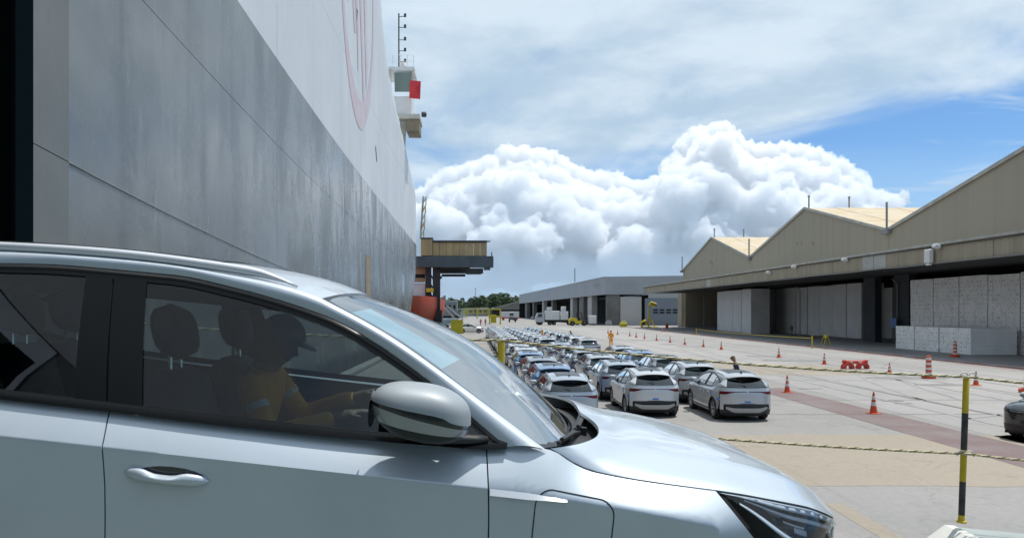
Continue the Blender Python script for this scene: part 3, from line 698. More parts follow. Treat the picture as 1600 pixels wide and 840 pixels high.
def seat(parent, x, y, name='front_seat', w=.52):
    mb = MB()
    P = []
    for k in range(9):          # cushion
        t = k/8; xx = lerp(.26, -.26, t); P.append([Vector((x+xx, y+w/2*s_, .50+.07*(1-t)+.03*abs(s_)**3 - (.05 if abs(s_) > .95 else 0))) for s_ in [-1, -.9, -.6, -.3, 0, .3, .6, .9, 1]])
    mb.grid(P); s0 = mb.build(name, 'seat_fabric', parent, smooth=True)
    prof = [(-.22, .50), (-.27, .70), (-.33, .95), (-.385, 1.12), (-.40, 1.16)]
    P = []
    for k in range(17):
        a = 2*math.pi*k/16; row = []
        for i, (px_, pz) in enumerate(prof):
            ww = w/2*(1 if i < 3 else (.86 if i == 3 else .55)); th = .075 if i < 4 else .03
            c, s_ = math.cos(a), math.sin(a)
            row.append(Vector((x+px_+th*math.copysign(abs(c)**.6, c), y+ww*math.copysign(abs(s_)**.5, s_), pz)))
        P.append(row)
    mb = MB(); mb.grid(P); mb.add([tuple(P[k][-1]) for k in range(16)], [tuple(range(16))]); mb.build('backrest', 'seat_fabric', s0, smooth=True)
    P = []
    for j in range(9):
        t = lerp(-1, 1, j/8); r_ = (1-abs(t)**3)**.5; P.append([Vector((x-.405-.03*t+.055*r_*math.copysign(abs(math.cos(a))**.7, math.cos(a)), y+.15*r_*math.copysign(abs(math.sin(a))**.6, math.sin(a)), 1.30+.105*t)) for a in [2*math.pi*k/16 for k in range(16)]])
    mb = MB(); mb.grid(P, close_v=True); mb.build('headrest', 'seat_fabric', s0, smooth=True)
    mb = MB(); mb.tube([(x-.39, y-.05, 1.13), (x-.40, y-.05, 1.22)], .008, 6); mb.tube([(x-.39, y+.05, 1.13), (x-.40, y+.05, 1.22)], .008, 6); mb.build('headrest_post', 'chrome', s0)
def build_interior(parent, full=True):
    mb = MB()
    for sg in (-1, 1):
        P = [[Vector((x, sg*.79, .24)), Vector((x, sg*.80, .7)), Vector((x, sg*.812, belt(x)-.012))] for x in [lerp(.2, -2.4, k/16) for k in range(17)]]; mb.grid(P)
    mb.bx(-2.7, .4, -.78, .78, .245, .27); mb.bx(.22, .30, -.8, .8, .25, .98); mb.bx(-2.75, -2.3, -.66, .66, .27, .98)
    mb.build('cabin_lining', 'interior_dark', parent)
    mb = MB(); P = []
    for k in range(13):
        y = lerp(-.78, .78, k/12); a = abs(y)/.78
        P.append([Vector((.30-.12*a*a, y, 1.035)), Vector((.05-.10*a*a, y, 1.055)), Vector((-.18, y, 1.03)), Vector((-.24, y, .98)), Vector((-.20, y, .82)), Vector((-.05, y, .6))])
    mb.grid(P); mb.build('dashboard', 'interior_dark', parent, smooth=True, angle=40)
    for y in (.37, -.37): seat(parent, -.80, y)
    for y in (-.42, 0, .42): seat(parent, -1.62, y, 'rear_seat', .41)
    # headliner below the roof
    P = [[Vector((x, y, lerp(1.475, 1.42, abs(y)/.58) - .06*max(0, (x+.85))*0)) for y in (-.58, -.3, 0, .3, .58)] for x in (-.75, -1.2, -1.7, -2.2, -2.6)]
    mb = MB(); mb.grid(P); mb.build('headliner', 'headliner', parent, smooth=True)
    if full:
        cx, cy, cz = -.36, .37, .98; ax = Vector((-.88, 0, .47)).normalized(); b = Vector((0, 1, 0)); c = ax.cross(b)
        mb = MB(); mb.tube([tuple(Vector((cx, cy, cz))+.185*(b*math.cos(a)+c*math.sin(a))) for a in [2*math.pi*k/28 for k in range(29)]], .015, 8, caps=False)
        for a in (0, math.pi, -math.pi/2):
            mb.tube([(cx, cy, cz), tuple(Vector((cx, cy, cz))+.18*(b*math.cos(a)+c*math.sin(a)))], .018, 6)
        mb.lathe([(0, .03), (.06, .02), (.065, -.02)], 12, (cx, cy, cz)); mb.tube([(cx, cy, cz), (cx+.25, cy, cz-.13)], .035, 8)
        mb.build('steering_wheel', 'plastic_black', parent, smooth=True, angle=50)
        mb = MB(); mb.rbox((-.16, 0, 1.10), (.03, .36, .21), .01, Matrix.Rotation(R(-12), 3, 'Y')); mb.build('dash_screen', 'lamp_dark', parent)
        mb = MB(); mb.rbox((-.42, .0, 1.375), (.04, .24, .07), .015); mb.tube([(-.42, 0, 1.40), (-.40, 0, 1.47)], .012, 6); mb.build('rear_view_mirror', 'plastic_black', parent)
        # pale sheet tucked behind the windscreen, top right corner
        mb = MB(); P = []
        for k in range(9):
            u_ = k/8; x, z = lerp(-.52, -.16, u_), lerp(1.445, 1.292, u_); P.append([Vector((x-.012, -.60-.11*u_+.0, z-.012)), Vector((x+.045, -.36-.10*u_, z+.012))])
        mb.grid(P); mb.build('paper_sheet', 'paper', parent)
# ---------------------------------------------------------------- setting: ground, quay, water
def ground_mat(name, a, b, c, stain=.55):
    m = bpy.data.materials.new(name); m.use_nodes = True; nt = m.node_tree; bs = nt.nodes['Principled BSDF']; bs.inputs['Roughness'].default_value = .88
    t = nt.nodes.new('ShaderNodeTexCoord')
    def nz(sc, det, rg, off=(0, 0, 0), st=(1, 1, 1)):
        mp = nt.nodes.new('ShaderNodeMapping'); mp.inputs['Location'].default_value = off; mp.inputs['Scale'].default_value = st; nt.links.new(t.outputs['Object'], mp.inputs[0])
        n = nt.nodes.new('ShaderNodeTexNoise'); n.inputs['Scale'].default_value = sc; n.inputs['Detail'].default_value = det; n.inputs['Roughness'].default_value = rg; nt.links.new(mp.outputs[0], n.inputs['Vector']); return n.outputs['Fac']
    def rp(x, lo, hi):
        r = nt.nodes.new('ShaderNodeMapRange'); r.interpolation_type = 'SMOOTHSTEP'; nt.links.new(x, r.inputs[0]); r.inputs[1].default_value = lo; r.inputs[2].default_value = hi; return r.outputs[0]
    def mx(f, x, y, mode='MIX'):
        n = nt.nodes.new('ShaderNodeMixRGB'); n.blend_type = mode
        for i, v in ((0, f), (1, x), (2, y)):
            if isinstance(v, (int, float)): n.inputs[i].default_value = v
            elif isinstance(v, tuple): n.inputs[i].default_value = (*v, 1)
            else: nt.links.new(v, n.inputs[i])
        return n.outputs[0]
    base = mx(rp(nz(.09, 5, .6), .36, .62), a, b)
    base = mx(rp(nz(.32, 7, .68, (9, 3, 0), (1, .45, 1)), .52, .70), base, c)
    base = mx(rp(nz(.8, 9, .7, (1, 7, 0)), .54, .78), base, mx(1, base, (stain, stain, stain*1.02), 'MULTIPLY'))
    base = mx(rp(nz(7, 8, .75), .3, .75), mx(1, base, (1.07, 1.06, 1.05), 'MULTIPLY'), mx(1, base, (.87, .87, .88), 'MULTIPLY'))
    # tyre scuffs running along the quay
    base = mx(rp(nz(1.1, 4, .55, (4, 0, 0), (1, .035, 1)), .60, .74), base, mx(1, base, (.78, .78, .80), 'MULTIPLY'))
    # hairline cracks
    wp = nt.nodes.new('ShaderNodeMixRGB'); wp.inputs[0].default_value = .06; nt.links.new(t.outputs['Object'], wp.inputs[1])
    wn_ = nt.nodes.new('ShaderNodeTexNoise'); wn_.inputs['Scale'].default_value = .6; wn_.inputs['Detail'].default_value = 6; nt.links.new(t.outputs['Object'], wn_.inputs['Vector'])
    sc_ = nt.nodes.new('ShaderNodeVectorMath'); sc_.operation = 'SCALE'; sc_.inputs['Scale'].default_value = 40; nt.links.new(wn_.outputs['Color'], sc_.inputs[0]); nt.links.new(sc_.outputs[0], wp.inputs[2])
    vo = nt.nodes.new('ShaderNodeTexVoronoi'); vo.feature = 'DISTANCE_TO_EDGE'; vo.inputs['Scale'].default_value = .21; nt.links.new(wp.outputs[0], vo.inputs['Vector'])
    ck = nt.nodes.new('ShaderNodeMath'); ck.operation = 'MULTIPLY'; nt.links.new(rp(vo.outputs['Distance'], .007, .002), ck.inputs[0]); nt.links.new(rp(nz(.12, 2, .5, (3, 8, 1)), .5, .6), ck.inputs[1])
    base = mx(ck.outputs[0], base, mx(1, base, (.86, .86, .86), 'MULTIPLY'))
    nt.links.new(base, bs.inputs['Base Color'])
    bp = nt.nodes.new('ShaderNodeBump'); bp.inputs['Strength'].default_value = .25; bp.inputs['Distance'].default_value = .01; nt.links.new(nz(30, 6, .7), bp.inputs['Height']); nt.links.new(bp.outputs[0], bs.inputs['Normal'])
    MATS[name] = m; return m
ground_mat('concrete', (.275, .265, .25), (.235, .228, .218), (.30, .28, .25))
ground_mat('concrete_tan', (.30, .262, .208), (.27, .238, .19), (.315, .285, .235), .8)
ground_mat('concrete_grey', (.27, .264, .255), (.235, .23, .225), (.285, .272, .255), .65)
ground_mat('concrete_pale', (.32, .312, .298), (.275, .268, .258), (.335, .318, .29), .66)
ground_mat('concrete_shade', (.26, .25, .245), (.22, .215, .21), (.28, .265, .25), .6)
mat('water', (.02, .05, .06), .08, bump=.4, bscale=.8)
mat('kerb_red', (.34, .19, .17), .85, var=.4, vscale=.5, vcol=(.40, .34, .32))
# red block paving, courses read as fine pattern
def paver_mat():
    m = bpy.data.materials.new('red_paving'); m.use_nodes = True; nt = m.node_tree; b = nt.nodes['Principled BSDF']; b.inputs['Roughness'].default_value = .85
    t = nt.nodes.new('ShaderNodeTexCoord'); br = nt.nodes.new('ShaderNodeTexBrick'); br.inputs['Scale'].default_value = 4.2; nt.links.new(t.outputs['Object'], br.inputs['Vector'])
    br.inputs['Color1'].default_value = (.155, .095, .092, 1); br.inputs['Color2'].default_value = (.135, .09, .093, 1); br.inputs['Mortar'].default_value = (.20, .165, .155, 1); br.inputs['Mortar Size'].default_value = .02
    n = nt.nodes.new('ShaderNodeTexNoise'); n.inputs['Scale'].default_value = .55; n.inputs['Detail'].default_value = 7; n.inputs['Roughness'].default_value = .7; nt.links.new(t.outputs['Object'], n.inputs['Vector'])
    r = nt.nodes.new('ShaderNodeMapRange'); r.inputs[1].default_value = .42; r.inputs[2].default_value = .72; nt.links.new(n.outputs['Fac'], r.inputs[0])
    mx = nt.nodes.new('ShaderNodeMixRGB'); nt.links.new(r.outputs[0], mx.inputs[0]); nt.links.new(br.outputs['Color'], mx.inputs[1]); mx.inputs[2].default_value = (.195, .17, .165, 1)
    nt.links.new(mx.outputs[0], b.inputs['Base Color']); MATS['red_paving'] = m
paver_mat()

def gp(px, py): Y = EYE*1200/(py-486); return ((px-745)*Y/1200, Y, 0)
HERO_LOC = (-.073, 3.3, EYE-1.486)
def sheet(name, pts, z, m, n=1):
    mb = MB(); mb.add([(x, y, z) for x, y in pts], [tuple(range(len(pts)))]); return tag(mb.build(name, m), kind='structure')
QX = -7.6
g = MB(); g.add([(QX, -600, 0), (900, -600, 0), (900, 760, 0), (QX, 760, 0), (QX, -600, -3), (QX, 760, -3)], [(0, 1, 2, 3), (0, 3, 5, 4)])
tag(g.build('quay_ground', 'concrete'), kind='structure')
mat('far_land', (.07, .085, .06), .9, var=.5, vscale=.01, vcol=(.10, .10, .08))
fl_ = MB(); fl_.add([(-9000, 760, -.6), (9000, 760, -.6), (9000, 12000, -.6), (-9000, 12000, -.6), (900, -600, -.6), (9000, -600, -.6)], [(0, 1, 2, 3), (4, 5, 1)]); tag(fl_.build('far_land', 'far_land'), kind='structure')
w = MB(); w.add([(-6000, -3000, -2.2), (QX+.5, -3000, -2.2), (QX+.5, 9000, -2.2), (-6000, 9000, -2.2)], [(0, 1, 2, 3)]); tag(w.build('harbour_water', 'water'), kind='structure')
k = MB(); k.rbox((QX+.35, 400, .12), (.6, 1600, .26), .05); tag(k.build('quay_kerb', 'concrete_pale'), kind='structure')
rnd = random.Random(3)
def wob(p, q, n, a):
    out = []
    for i in range(n):
        t = i/n; out.append((lerp(p[0], q[0], t)+rnd.uniform(-a, a), lerp(p[1], q[1], t)+rnd.uniform(-a, a)))
    return out
def wpoly(c, n=10, a=.06):
    o = []
    for i in range(len(c)): o += wob(c[i], c[(i+1) % len(c)], n, a)
    return o
sheet('tan_slab', wpoly([(2.2, 16.2), (19.5, 15.9), (19.5, 22.2), (12.9, 22.9), (2.2, 22.4)], 14, .13), .004, 'concrete_tan')
sheet('grey_slab', wpoly([(2.2, 8.0), (19.5, 8.0), (19.5, 15.8), (2.2, 16.1)], 8, .03), .004, 'concrete_grey')
sheet('tan_joint_strip', wpoly([(6.35, 8.0), (6.75, 8.0), (6.95, 14.6), (6.60, 14.6)], 5, .02), .008, 'concrete_tan')
sheet('pale_lane', wpoly([(15.2, 20), (33.2, 20), (33.2, 170), (17.5, 170)], 14, .12), .004, 'concrete_pale')
sheet('tan_lane', wpoly([(16.2, 44), (24.5, 44), (22.8, 52.5), (15.6, 53.5)], 8, .2), .008, 'concrete_tan')
sheet('red_paving_strip', wpoly([(12.7, 14.5), (14.9, 14.5), (14.5, 36.5), (13.0, 36.5)], 14, .03), .008, 'red_paving')
# slab joints in the yard
mat('joint', (.16, .155, .15), .95)
for y in (11.9, 27.2, 31.6, 40.5, 47.0, 58.0):
    m_ = MB(); pts = []
    for i in range(15): pts.append(Vector((lerp(9.5 if y > 23 else 2.5, 33, i/14), y+rnd.uniform(-.04, .04), .0125)))
    m_.grid([[p+Vector((0, -.025, 0)), p+Vector((0, .025, 0))] for p in pts]); tag(m_.build('slab_joint', 'joint'), kind='structure')
for x in (18.2, 24.0, 29.0):
    m_ = MB(); pts = [Vector((x+rnd.uniform(-.04, .04), lerp(17, 150, i/30), .0125)) for i in range(31)]
    m_.grid([[p+Vector((-.03, 0, 0)), p+Vector((.03, 0, 0))] for p in pts]); tag(m_.build('slab_joint', 'joint'), kind='structure')
# tyre marks left on the yard
mat('tyre_mark', (.215, .21, .203), .85, var=.5, vscale=.9, vcol=(.295, .287, .275), ramp=(.36, .56))
for (x0_, y0_, x1_, y1_, bend) in ((17.5, 22, 20.5, 75, .8), (22, 24, 25, 110, -1.0), (27, 30, 28.5, 120, .5), (17.2, 25.5, 33, 41, -2.0), (19, 31, 32, 60, 2.0)):
    for off_ in (-.8, .8):
        pts = []
        for i in range(25):
            t_ = i/24; d_ = Vector((x1_-x0_, y1_-y0_, 0)); n_ = Vector((-d_.y, d_.x, 0)).normalized(); pts.append(Vector((x0_, y0_, .0135))+d_*t_+n_*(bend*math.sin(math.pi*t_)+off_))
        m_ = MB(); m_.grid([[p-n_*.10, p+n_*.10] for p in pts]); tag(m_.build('tyre_mark', 'tyre_mark'), kind='structure')
# dark patches with shapes of their own
mat('dark_patch', (.17, .165, .16), .7, var=.5, vscale=1.5, vcol=(.25, .24, .23))
for (px, py, a, b) in ((1238, 563, 2.2, .75), (1415, 590, 2.2, .55), (1480, 601, 1.5, .35), (1085, 541, 2.0, .9), (1050, 538, 1.6, .9), (1310, 578, 1.6, .45), (1195, 556, 1.5, .6), (1395, 626, .5, .12), (1412, 630, .4, .08), (1265, 607, .6, .08), (1010, 531, 2.0, .9)):
    Y = 4380/(py-486); X = (px-745)*Y/1200; pts = []
    for i in range(28):
        t = 2*math.pi*i/28; r_ = 1+rnd.uniform(-.16, .16); pts.append((X+a*r_*math.cos(t), Y+b*r_*math.sin(t)*1.4))
    sheet('dark_patch', pts, .016, 'dark_patch')

# ---------------------------------------------------------------- the car carrier
def hull_mat(name, base, lo, hi, rough, gl=.5):
    m = bpy.data.materials.new(name); m.use_nodes = True; nt = m.node_tree; b = nt.nodes['Principled BSDF']
    b.inputs['Roughness'].default_value = rough; b.inputs['Specular IOR Level'].default_value = gl
    t = nt.nodes.new('ShaderNodeTexCoord')
    def nz(sc, det, st, off=(0, 0, 0)):
        mp = nt.nodes.new('ShaderNodeMapping'); mp.inputs['Scale'].default_value = st; mp.inputs['Location'].default_value = off; nt.links.new(t.outputs['Object'], mp.inputs[0])
        n = nt.nodes.new('ShaderNodeTexNoise'); n.inputs['Scale'].default_value = sc; n.inputs['Detail'].default_value = det; n.inputs['Roughness'].default_value = .65; n.inputs['Distortion'].default_value = .3; nt.links.new(mp.outputs[0], n.inputs['Vector']); return n.outputs['Fac']
    def rp(x, a, c):
        r = nt.nodes.new('ShaderNodeMapRange'); r.interpolation_type = 'SMOOTHSTEP'; nt.links.new(x, r.inputs[0]); r.inputs[1].default_value = a; r.inputs[2].default_value = c; return r.outputs[0]
    def mx(f, x, y):
        n = nt.nodes.new('ShaderNodeMixRGB')
        for i, v in ((0, f), (1, x), (2, y)):
            if isinstance(v, tuple): n.inputs[i].default_value = (*v, 1)
            else: nt.links.new(v, n.inputs[i])
        return n.outputs[0]
    c = mx(rp(nz(.11, 4, (1, 1, .9), (5, 2, 4)), .44, .70), base, hi)              # large pale areas, a bright sheen put into the colour
    c = mx(rp(nz(.8, 6, (1, 1, .05), (3, 0, 0)), .50, .80), c, lo)        # streaks running down
    c = mx(rp(nz(2.6, 7, (1, 1, .09), (8, 5, 0)), .56, .74), c, hi)        # pale runs
    c = mx(rp(nz(1.1, 8, (1, 1, .6), (0, 9, 3)), .60, .80), c, lo)        # scuffs
    c = mx(rp(nz(1.9, 5, (1, 1, .03), (1, 4, 6)), .70, .80), c, tuple(lerp(q, w_, .35) for q, w_ in zip(base, (.24, .16, .10))))     # thin rusty runs
    nt.links.new(c, b.inputs['Base Color'])
    r2 = rp(nz(.35, 5, (1, 1, .4), (2, 2, 2)), .3, .7); mr = nt.nodes.new('ShaderNodeMapRange'); nt.links.new(r2, mr.inputs[0]); mr.inputs[3].default_value = rough-.1; mr.inputs[4].default_value = rough+.15; nt.links.new(mr.outputs[0], b.inputs['Roughness'])
    bp = nt.nodes.new('ShaderNodeBump'); bp.inputs['Strength'].default_value = .35; bp.inputs['Distance'].default_value = .05; nt.links.new(nz(.5, 3, (1, 1, 1)), bp.inputs['Height']); nt.links.new(bp.outputs[0], b.inputs['Normal'])
    MATS[name] = m
hull_mat('hull_grey', (.125, .142, .152), (.098, .114, .126), (.195, .210, .214), .24, .65)
hull_mat('hull_white', (.56, .60, .64), (.50, .54, .58), (.62, .65, .68), .5)
hull_mat('hull_edge', (.125, .14, .142), (.10, .113, .118), (.16, .17, .17), .5)
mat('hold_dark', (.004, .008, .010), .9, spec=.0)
mat('hull_seam', (.10, .11, .12), .6)
mat('logo_red', (.55, .43, .48), .6, var=.5, vscale=.6, vcol=(.57, .53, .58))
mat('ship_white', (.70, .71, .70), .5, var=.15, vscale=.5)
mat('ship_cream', (.55, .54, .47), .6, var=.25, vscale=.6)
mat('flag_red', (.55, .03, .04), .7)
mat('wing_glass', (.16, .22, .20), .15, 0, coat=.3)
mat('dark_steel', (.06, .065, .07), .6)
mat('hull_tan', (.30, .25, .18), .8, var=.4, vscale=.5)
ship = empty('car_carrier', (-9, 60, 0), 0, 'huge grey and white car carrier moored on the left', 'ship')
SX = -9.0
def trim(y): return -1.9*(1-math.exp(-max(y-29, -14)/32)) if y < 120 else -1.9*(1-math.exp(-91/32))
Ye = pch([(-6, 96), (0, 99), (3.65, 101), (9, 109), (13, 113), (22.6, 112), (26.4, 94), (30, 77), (34.9, 70), (40, 66)])
def HP(s_, z, off=0.):
    """s_ <= 1: along the flat side up to its end; beyond 1 the bow turns away. s_ in metres: Y along the side"""
    ye = Ye(z)
    if s_ <= ye: return Vector((SX+off, s_, z+trim(s_)))
    a = min((s_-ye)/30, 1)*math.pi/2
    return Vector((SX-15*(1-math.cos(a))+off*math.cos(a), ye+21*math.sin(a), z+trim(ye)))
ZS = [-4, 6.05, 11.45, 15.3, 22.3, 34.5, 42]
YS = [-45, 15.5, 16.9, 34.6, 60, 86]
def loc_ship(o): o.location = (9, -60, 0)       # parts are given in quay coordinates
def plate(name, y0, y1, z0, z1, m, off=0., ny=8, nz_=8):
    P = [[HP(lerp(y0, y1, i/ny), lerp(z0, z1, j/nz_), off) for j in range(nz_+1)] for i in range(ny+1)]
    mb = MB(); mb.grid(P); skirt(mb, P, .06, (-200, 50, 10)); o = mb.build(name, m, ship, smooth=True, angle=40); loc_ship(o); return o
G_ = .011
for zi in range(len(ZS)-1):
    m = 'hull_grey' if zi < 3 else 'hull_white'
    for yi in range(len(YS)):
        y0 = YS[yi]; y1 = YS[yi+1] if yi+1 < len(YS) else None
        z0, z1 = ZS[zi], ZS[zi+1]
        mm = 'hull_edge' if yi == 1 and zi < 3 else m
        if yi == 0:
            if zi == 0: plate('hull_plate', -45+G_, 15.5-G_, -4, 2.55, m)
            elif zi == 1: plate('hull_plate', -45+G_, -9, 6.05, z1-G_, m)
            elif zi == 2: plate('hull_plate', -45+G_, -9, z0+G_, z1-G_, m)
            else: plate('hull_plate', -45+G_, 15.5-G_, z0+G_, z1-G_, m)
            continue
        if yi >= 3 and zi in (2,) and False: continue
        if y1 is None:
            P = []
            for i in range(25):
                P.append([HP(lerp(86, Ye(lerp(z0, z1, j/14))+30, i/24) if i else 86+G_, lerp(z0+G_, z1-G_, j/14)) for j in range(15)])
            mb = MB(); mb.grid(P); o = mb.build('bow_plate', m, ship, smooth=True); loc_ship(o)
        else:
            plate('hull_plate', y0+G_, y1-G_, z0+G_, z1-G_, mm, 0. if yi != 1 else .03, 10, 14 if zi in (4, 5) else 8)
# backing behind the seams, dark hold inside the door
def shp(name, mb, m, **k):
    o = mb.build(name, m, ship, **k); loc_ship(o); return o
for a_, b_ in ((15.55, 60), (-45, -9)): mb = MB(); mb.bx(SX-.12, SX-.05, a_, b_, -4, 34); shp('hull_frame', mb, 'hull_seam')
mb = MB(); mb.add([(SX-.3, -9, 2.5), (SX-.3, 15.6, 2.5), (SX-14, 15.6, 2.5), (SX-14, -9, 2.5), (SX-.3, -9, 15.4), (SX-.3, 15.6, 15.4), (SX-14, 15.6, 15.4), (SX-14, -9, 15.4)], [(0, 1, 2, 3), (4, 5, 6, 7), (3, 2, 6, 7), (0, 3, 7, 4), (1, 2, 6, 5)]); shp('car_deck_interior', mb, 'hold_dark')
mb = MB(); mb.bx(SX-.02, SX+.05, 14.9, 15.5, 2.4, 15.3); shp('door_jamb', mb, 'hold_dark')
# stiffener along the lower seam
mb = MB(); mb.tube([HP(lerp(16.95, 46, i/30), 6.05, .0) for i in range(31)], .03, 6); shp('rubbing_strake', mb, 'hull_grey', smooth=True)
# pilot doors low on the side
mb = MB(); mb.bx(SX-.02, SX+.03, 62.2, 65.0, 3.0, 8.2); shp('side_door', mb, 'hull_tan')
mb = MB(); mb.bx(SX-.02, SX+.03, 66.0, 77.5, 2.2, 4.6); shp('side_door', mb, 'hull_tan')
# faded red oval mark on the white side
def oval(yc, zc, ay, az, w0, w1, a0, a1, n=48):
    P = []
    for i in range(n+1):
        a = lerp(a0, a1, i/n); low = .5-.5*math.sin(a); w_ = lerp(w0, w1, max(0, low)**2)
        row = []
        for s_ in (0, 1):
            y = yc+(ay-s_*w_*.45)*math.cos(a); z = zc+(az-s_*w_)*math.sin(a); p = HP(y, z, .02); row.append(p)
        P.append(row)
    return P
mb = MB(); mb.grid(oval(58.6, 31.0, 8.3, 12.2, .9, 2.2, 0, 2*math.pi)); shp('hull_emblem', mb, 'logo_red')
for pts in ([(50.6, 34.4), (52.6, 34.4), (54.4, 27.6), (53.6, 26.2)], [(53.4, 33.2), (55.2, 33.2), (57.4, 25.6), (56.4, 25.2)], [(55.6, 34.4), (57.0, 34.4), (58.0, 27.8), (57.4, 26.0)], [(58.2, 31.8), (59.6, 31.8), (61.6, 20.8), (60.6, 21.8)], [(60.2, 34.4), (61.6, 34.4), (63.2, 24.8), (62.4, 22.6)], [(57.4, 27.4), (58.2, 27.4), (58.4, 23.0), (58.0, 23.0)]):
    P = []
    a, b, c, d = pts
    for i in range(9): P.append([HP(lerp(a[0], d[0], i/8), lerp(a[1], d[1], i/8), .025), HP(lerp(b[0], c[0], i/8), lerp(b[1], c[1], i/8), .025)])
    mb = MB(); mb.grid(P); shp('emblem_letter_stroke', mb, 'logo_red')
mb = MB(); mb.grid([[HP(68.0+.9*i/4, 19.6-1.2*i/4, .03), HP(68.3+.9*i/4, 19.7-1.2*i/4, .03)] for i in range(5)]); shp('draught_mark', mb, 'dark_steel')
# bridge wing reaching out over the side, with its bracket, mast and rails
mb = MB(); mb.bx(-11.5, -8.3, 97.5, 101.5, 28.6, 30.9); wg = shp('bridge_wing', mb, 'ship_white')
mb = MB(); mb.bx(-11.6, -7.9, 97, 102, 34.0, 34.5); shp('wing_roof', mb, 'ship_white')
mb = MB(); mb.add([(-10.4, 97.3, 31.4), (-8.4, 97.3, 31.4), (-8.15, 96.8, 33.7), (-10.4, 96.8, 33.7), (-8.3, 101.5, 31.4), (-8.0, 101.9, 33.7)], [(0, 1, 2, 3), (1, 4, 5, 2)]); shp('wing_window', mb, 'wing_glass')
for p, q in (((-8.25, 97.2, 30.9), (-7.95, 96.75, 34.1)), ((-10.95, 97.2, 30.9), (-10.95, 96.75, 34.1))): mb = MB(); mb.bar(p, q, .28); shp('window_post', mb, 'ship_cream')
mb = MB(); mb.bx(-11.5, -7.2, 96.8, 101.6, 27.9, 28.5); shp('wing_deck', mb, 'ship_cream')
mb = MB(); mb.bx(-8.9, -7.3, 97.0, 101.0, 26.4, 27.9); shp('wing_box', mb, 'hull_tan')
mb = MB(); mb.poly([(-11.0, 98, 28), (-9.0, 98, 28), (-9.35, 98, 20.5), (-9.8, 98, 19.4)], .5, 1); shp('wing_bracket', mb, 'ship_cream')
mb = MB(); mb.add([(-8.5, 96.5, 30.4), (-7.1, 96.3, 30.2), (-7.0, 96.1, 32.4), (-8.4, 96.4, 32.6), (-7.7, 96.0, 31.4)], [(0, 1, 4), (1, 2, 4), (2, 3, 4), (3, 0, 4)]); shp('signal_flag', mb, 'flag_red')
mb = MB(); mb.lathe([(0, -.35), (.32, -.3), (.36, .25), (0, .35)], 10, (-6.7, 97.5, 28.6), 'x'); shp('searchlight', mb, 'dark_steel', smooth=True)
mb = MB(); mb.tube([(-10.0, 98.5, 34.5), (-10.0, 98.5, 41.8)], .09, 6); shp('signal_mast', mb, 'dark_steel')
for z in (35.6, 37.0, 38.4, 40.0, 41.4):
    mb = MB(); mb.bar((-10, 98.5, z), (-9.2, 98.5, z), .07); mb.lathe([(0, -.22), (.16, -.2), (.16, .2), (0, .22)], 8, (-9.2, 98.5, z+.15)); shp('mast_light', mb, 'dark_steel')
mb = MB(); mb.lathe([(0, 0), (.38, .1), (.42, .8), (.25, 1.5), (0, 1.7)], 10, (-9.5, 99.5, 34.5)); shp('satellite_dome', mb, 'ship_white', smooth=True)
mb = MB()
for x in (-11.5, -10.6, -9.7, -8.8, -8.0): mb.tube([(x, 97.1, 34.5), (x, 97.1, 36.0)], .035, 5)
for z in (35.2, 36.0): mb.tube([(-11.5, 97.1, z), (-8.0, 97.1, z)], .03, 5)
shp('wing_railing', mb, 'ship_white')
mb = MB(); mb.bx(-12.2, -10.6, 84, 90, 30.5, 33.6); shp('deck_house', mb, 'hull_edge')
mb = MB(); mb.tube([(-8.9, 74, 38.6), (-8.9, 74, 41.0)], .07, 6); mb.tube([(-8.9, 74, 41), (-8.6, 74, 41.1)], .07, 6); shp('vent_pipe', mb, 'dark_steel')

# ---------------------------------------------------------------- stern ramp with its posts and ropes
mat('ramp_deck', (.085, .11, .10), .55, var=.5, vscale=.7, vcol=(.155, .185, .155), bump=.3, bscale=12)
mat('ramp_edge', (.36, .40, .385), .5, var=.25, vscale=2)
mat('ramp_edge_white', (.66, .66, .62), .6, var=.2, vscale=3)
mat('unseen_wall', (.10, .135, .125), .5, var=.5, vscale=.6, vcol=(.19, .225, .20))
mat('safety_yellow', (.62, .46, .02), .5, var=.2, vscale=6)
mat('safety_black', (.02, .02, .022), .5, var=.4, vscale=9, vcol=(.07, .07, .07))
ramp = empty('ship_ramp', (-.073, 3.3, EYE-1.486), 0, 'steel ship ramp sloping down under the silver car', 'ramp'); ramp.rotation_euler = (0, R(5.5), 0)
# local frame: x down the slope, y across, z off the deck
mb = MB(); mb.bx(-9.6, 22.2, -9.3, 2.28, -.35, 0); mb.build('ramp_plate', 'ramp_deck', ramp)
for x in [ -8+1.4*k for k in range(21)]:
    mb = MB(); mb.bx(x-.03, x+.03, -8.9, 2.1, 0, .018); mb.build('grip_bar', 'ramp_deck', ramp)
mb = MB(); mb.bx(-9.6, 22, -9.5, -9.2, -.3, 2.7); mb.build('unseen_side_wall', 'unseen_wall', ramp)  # unseen wall behind the camera, added to darken reflections in the car doors
for x in (-7, -4, -1, 2, 5, 8, 11): 
    mb = MB(); mb.bx(x-.09, x+.09, -9.2, -9.0, 0, 2.6); mb.build('unseen_wall_rib', 'unseen_wall', ramp)
mb = MB(); mb.rbox((6.3-6.4-3.5, 2.12, .10), (8.0, .26, .24), .03); mb.build('ramp_kerb', 'ramp_edge', ramp)
mb = MB()
mb.add([(3.30, 2.14, 0), (3.56, 2.14, .235), (7.0, 2.14, .235), (7.0, 2.14, 0), (3.34, 2.40, 0), (3.58, 2.40, .235), (7.0, 2.40, .235), (7.0, 2.40, 0), (3.4, 2.14, .11)],
       [(1, 2, 6, 5), (0, 3, 2, 1), (4, 5, 6, 7), (3, 7, 6, 2)]); mb.build('ramp_flap', 'ramp_edge', ramp)
